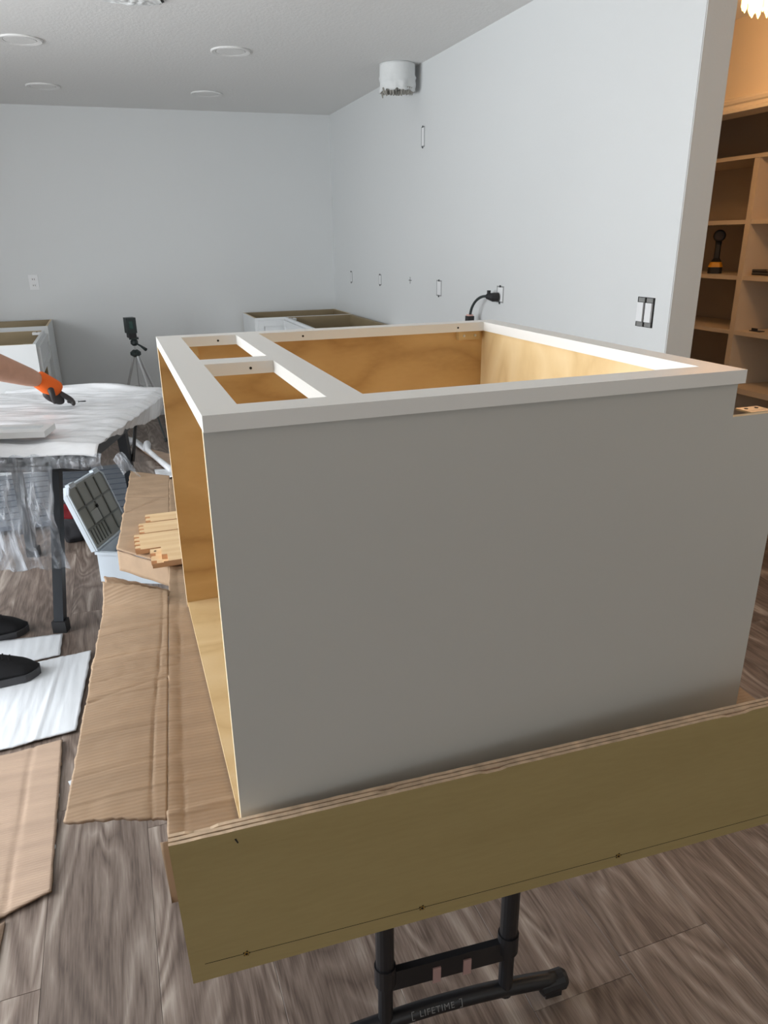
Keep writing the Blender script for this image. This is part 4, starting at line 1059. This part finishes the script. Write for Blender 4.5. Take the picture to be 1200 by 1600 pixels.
ell('hair', hp_(-0.018, 0, 0.030), (0.086, 0.096, 0.108), M['hair'], ps, 3, lambda p: Vector((p.x, p.y, max(p.z, -0.25+0.15*p.y))))
# clothes
def cloth(name, idx, edges, radii, mat):
    link(name, skin_mesh([J[i] for i in idx], [(idx.index(a), idx.index(b)) for a, b in edges], radii), mat, ps)
sh_pts = [J[0]+Vector((0,0,-0.05)), J[1], J[2], J[3], J[4]-Vector((0,0.01,0.03)), J[21], J[7], J[7].lerp(J[8], .50), J[22], J[11], J[11].lerp(J[12], .55)]
link('t_shirt', skin_mesh(sh_pts, [(0,1),(1,2),(2,3),(3,4),(3,5),(5,6),(6,7),(3,8),(8,9),(9,10)], [0.155, 0.150, 0.158, 0.140, 0.070, 0.105, 0.088, 0.082, 0.105, 0.088, 0.078]), M['shirt'], ps)
tr_pts = [J[0]+Vector((0,0,-0.0)), J[15], J[16], J[17]+Vector((0,0,-0.02)), J[18], J[19], J[20]+Vector((0,0,-0.02)), J[0]+Vector((0,0,0.06))]
link('trousers', skin_mesh(tr_pts, [(0,1),(1,2),(2,3),(0,4),(4,5),(5,6),(0,7)], [0.148, 0.105, 0.078, 0.066, 0.105, 0.078, 0.066, 0.142]), M['trousers'], ps)
# shoes: a last-shaped upper over a sole
def shoe(toe, ang, L=0.30, wd=0.10):
    """toe: tip on the floor; ang: heading"""
    z0 = toe[2]; h = Vector((math.cos(ang), math.sin(ang), 0)); s = Vector((-h.y, h.x, 0)); o0 = Vector((toe[0]+0.85, toe[1]-1.95, z0)) - h*L
    def half(t): # half width along length 0 heel..1 toe
        return wd*0.5*(0.70+0.30*math.sin(min(1, t*1.35)*PI*0.5))*min(1, (1-t)*6.5)**0.5*min(1, 0.25+t*9)**0.5
    def top(t): return 0.030 + (0.100 if t < 0.34 else 0.088*max(0, 1-(t-0.34)/0.60)**0.85 + 0.014) * (1 if t < .93 else max(0.35, 1-(t-.93)/.10))
    bm = bmesh.new(); rings = []; n = 18
    for k in range(26):
        t = k/25; c = o0 + h*(L*t*0.985+0.002)
        hw = max(0.004, half(min(t, 0.995))); tp_ = top(t)
        ring = []
        for j in range(n+1):
            a = PI*j/n
            ring.append(bm.verts.new(c + s*(hw*math.cos(a)) + Vector((0, 0, 0.020 + (tp_-0.020)*math.sin(a)**0.75))))
        rings.append(ring)
    for a_, b_ in zip(rings, rings[1:]):
        for j in range(n): bm.faces.new((a_[j], a_[j+1], b_[j+1], b_[j]))
        bm.faces.new((a_[0], b_[0], b_[n], a_[n]))
    bm.faces.new(rings[0]); bm.faces.new(rings[-1])
    up = obj('shoe', bm, M['shoe'], ps, smooth=True); up['label'] = 'black lace-up shoe'
    bm = bmesh.new(); pts = []
    for k in range(26): t = k/25; pts.append((t, half(min(t, .995))*1.06+0.003))
    loop = [o0 + h*(L*t) + s*w_ for t, w_ in pts] + [o0 + h*(L*t) - s*w_ for t, w_ in pts[::-1]]
    v0 = [bm.verts.new(p) for p in loop]; v1 = [bm.verts.new(p+Vector((0, 0, 0.026))) for p in loop]
    bm.faces.new(v0); bm.faces.new(v1)
    for k in range(len(loop)): bm.faces.new((v0[k], v0[(k+1)%len(loop)], v1[(k+1)%len(loop)], v1[k]))
    obj('sole', bm, M['sole'], up)
    for k in range(5):
        t = 0.42 + 0.07*k; c = o0 + h*(L*t) + Vector((0, 0, top(t)+0.001))
        bm = bmesh.new(); tube(bm, [c - s*0.022 + Vector((0,0,-0.006)), c - h*0.004, c + s*0.022 + Vector((0,0,-0.006))], 0.0028, 6); obj('lace', bm, M['shoe'], up)
shoe((-0.485, 1.775, 0.0135), 0.10); shoe((-0.556, 2.155, 0.0), 0.16)
# glove: cuff + back of hand (orange), palm and five bent fingers
wr = J[10]; 
hd_ = Vector((0.70, 0.25, -0.66)).normalized()
cuff = [wr - hd_*0.030, wr - hd_*0.010, wr + hd_*0.02, wr + hd_*0.055, wr + hd_*0.095]
link('glove', skin_mesh(cuff, [(0,1),(1,2),(2,3),(3,4)], [(0.034, 0.040), (0.037, 0.042), (0.038, 0.043), (0.036, 0.046), (0.027, 0.044)]), M['orange'], ps)['label'] = 'orange knit work glove'
pc = wr + hd_*0.060
sideh = Vector((-0.25, 0.93, 0.0)).normalized(); dn = sideh.cross(hd_).normalized()
if dn.z > 0: dn = -dn
link('glove_palm', skin_mesh([wr + hd_*0.028 + dn*0.016, pc + dn*0.018, pc + hd_*0.040 + dn*0.016, pc+hd_*0.048], [(0,1),(1,2),(2,3)], [(0.022,0.036), (0.026,0.044), (0.024,0.045), (0.018,0.040)]), M['glovepalm'], ps)
TIPZ = 0.799
kn = pc + hd_*0.044
for i, (sd_, ln_, fwd) in enumerate(((-0.033, 0.9, 0.018), (-0.011, 1.0, 0.030), (0.011, 0.95, 0.020), (0.032, 0.80, 0.002))):
    b0 = kn + sideh*sd_
    b1 = b0 + Vector((0.022*ln_, 0.004, -0.016)) + hd_*0.012
    tip = Vector((b1.x - 0.004 + fwd*0.15, b1.y - 0.004 + sd_*0.1, TIPZ - 0.0))
    b2 = b1.lerp(tip, 0.55) + Vector((0.008, 0, 0))
    link('glove_finger', skin_mesh([b0 - hd_*0.02, b0, b1, b2, tip], [(0,1),(1,2),(2,3),(3,4)], [0.011, 0.0125, 0.0115, 0.0105, 0.0088]), M['glovepalm'], ps)
tb = pc - hd_*0.015 - sideh*0.036 + dn*0.010
link('glove_thumb', skin_mesh([tb + sideh*0.012, tb, tb + hd_*0.025 + dn*0.022 - sideh*0.006, tb + hd_*0.050 + dn*0.040 + sideh*0.008], [(0,1),(1,2),(2,3)], [0.016, 0.0145, 0.012, 0.0095]), M['glovepalm'], ps)
# far hand resting on the table, gloved the same way
w2 = J[14]; hd2 = Vector((0.55, 0.60, -0.5)).normalized(); s2 = Vector((0.75, -0.66, 0))
link('glove', skin_mesh([w2-hd2*0.03, w2, w2+hd2*0.04, w2+hd2*0.085], [(0,1),(1,2),(2,3)], [0.034, 0.034, (0.030, 0.040), (0.018, 0.038)]), M['orange'], ps)
for k in range(4):
    b0 = w2 + hd2*0.080 + s2*(-0.030+0.020*k); L3 = (0.052, 0.062, 0.058, 0.045)[k]
    link('glove_finger', skin_mesh([b0 - hd2*0.02, b0, b0+Vector((0.5, 0.6, -0.18)).normalized()*L3*.5, b0+Vector((0.5, 0.6, -0.25)).normalized()*L3], [(0,1),(1,2),(2,3)], [0.011, 0.0115, 0.0105, 0.0085]), M['glovepalm'], ps)
b0 = w2 + hd2*0.03 + s2*0.035
link('glove_thumb', skin_mesh([b0 - s2*0.015, b0, b0+hd2*0.03+s2*0.018], [(0,1),(1,2)], [0.015, 0.013, 0.010]), M['glovepalm'], ps)
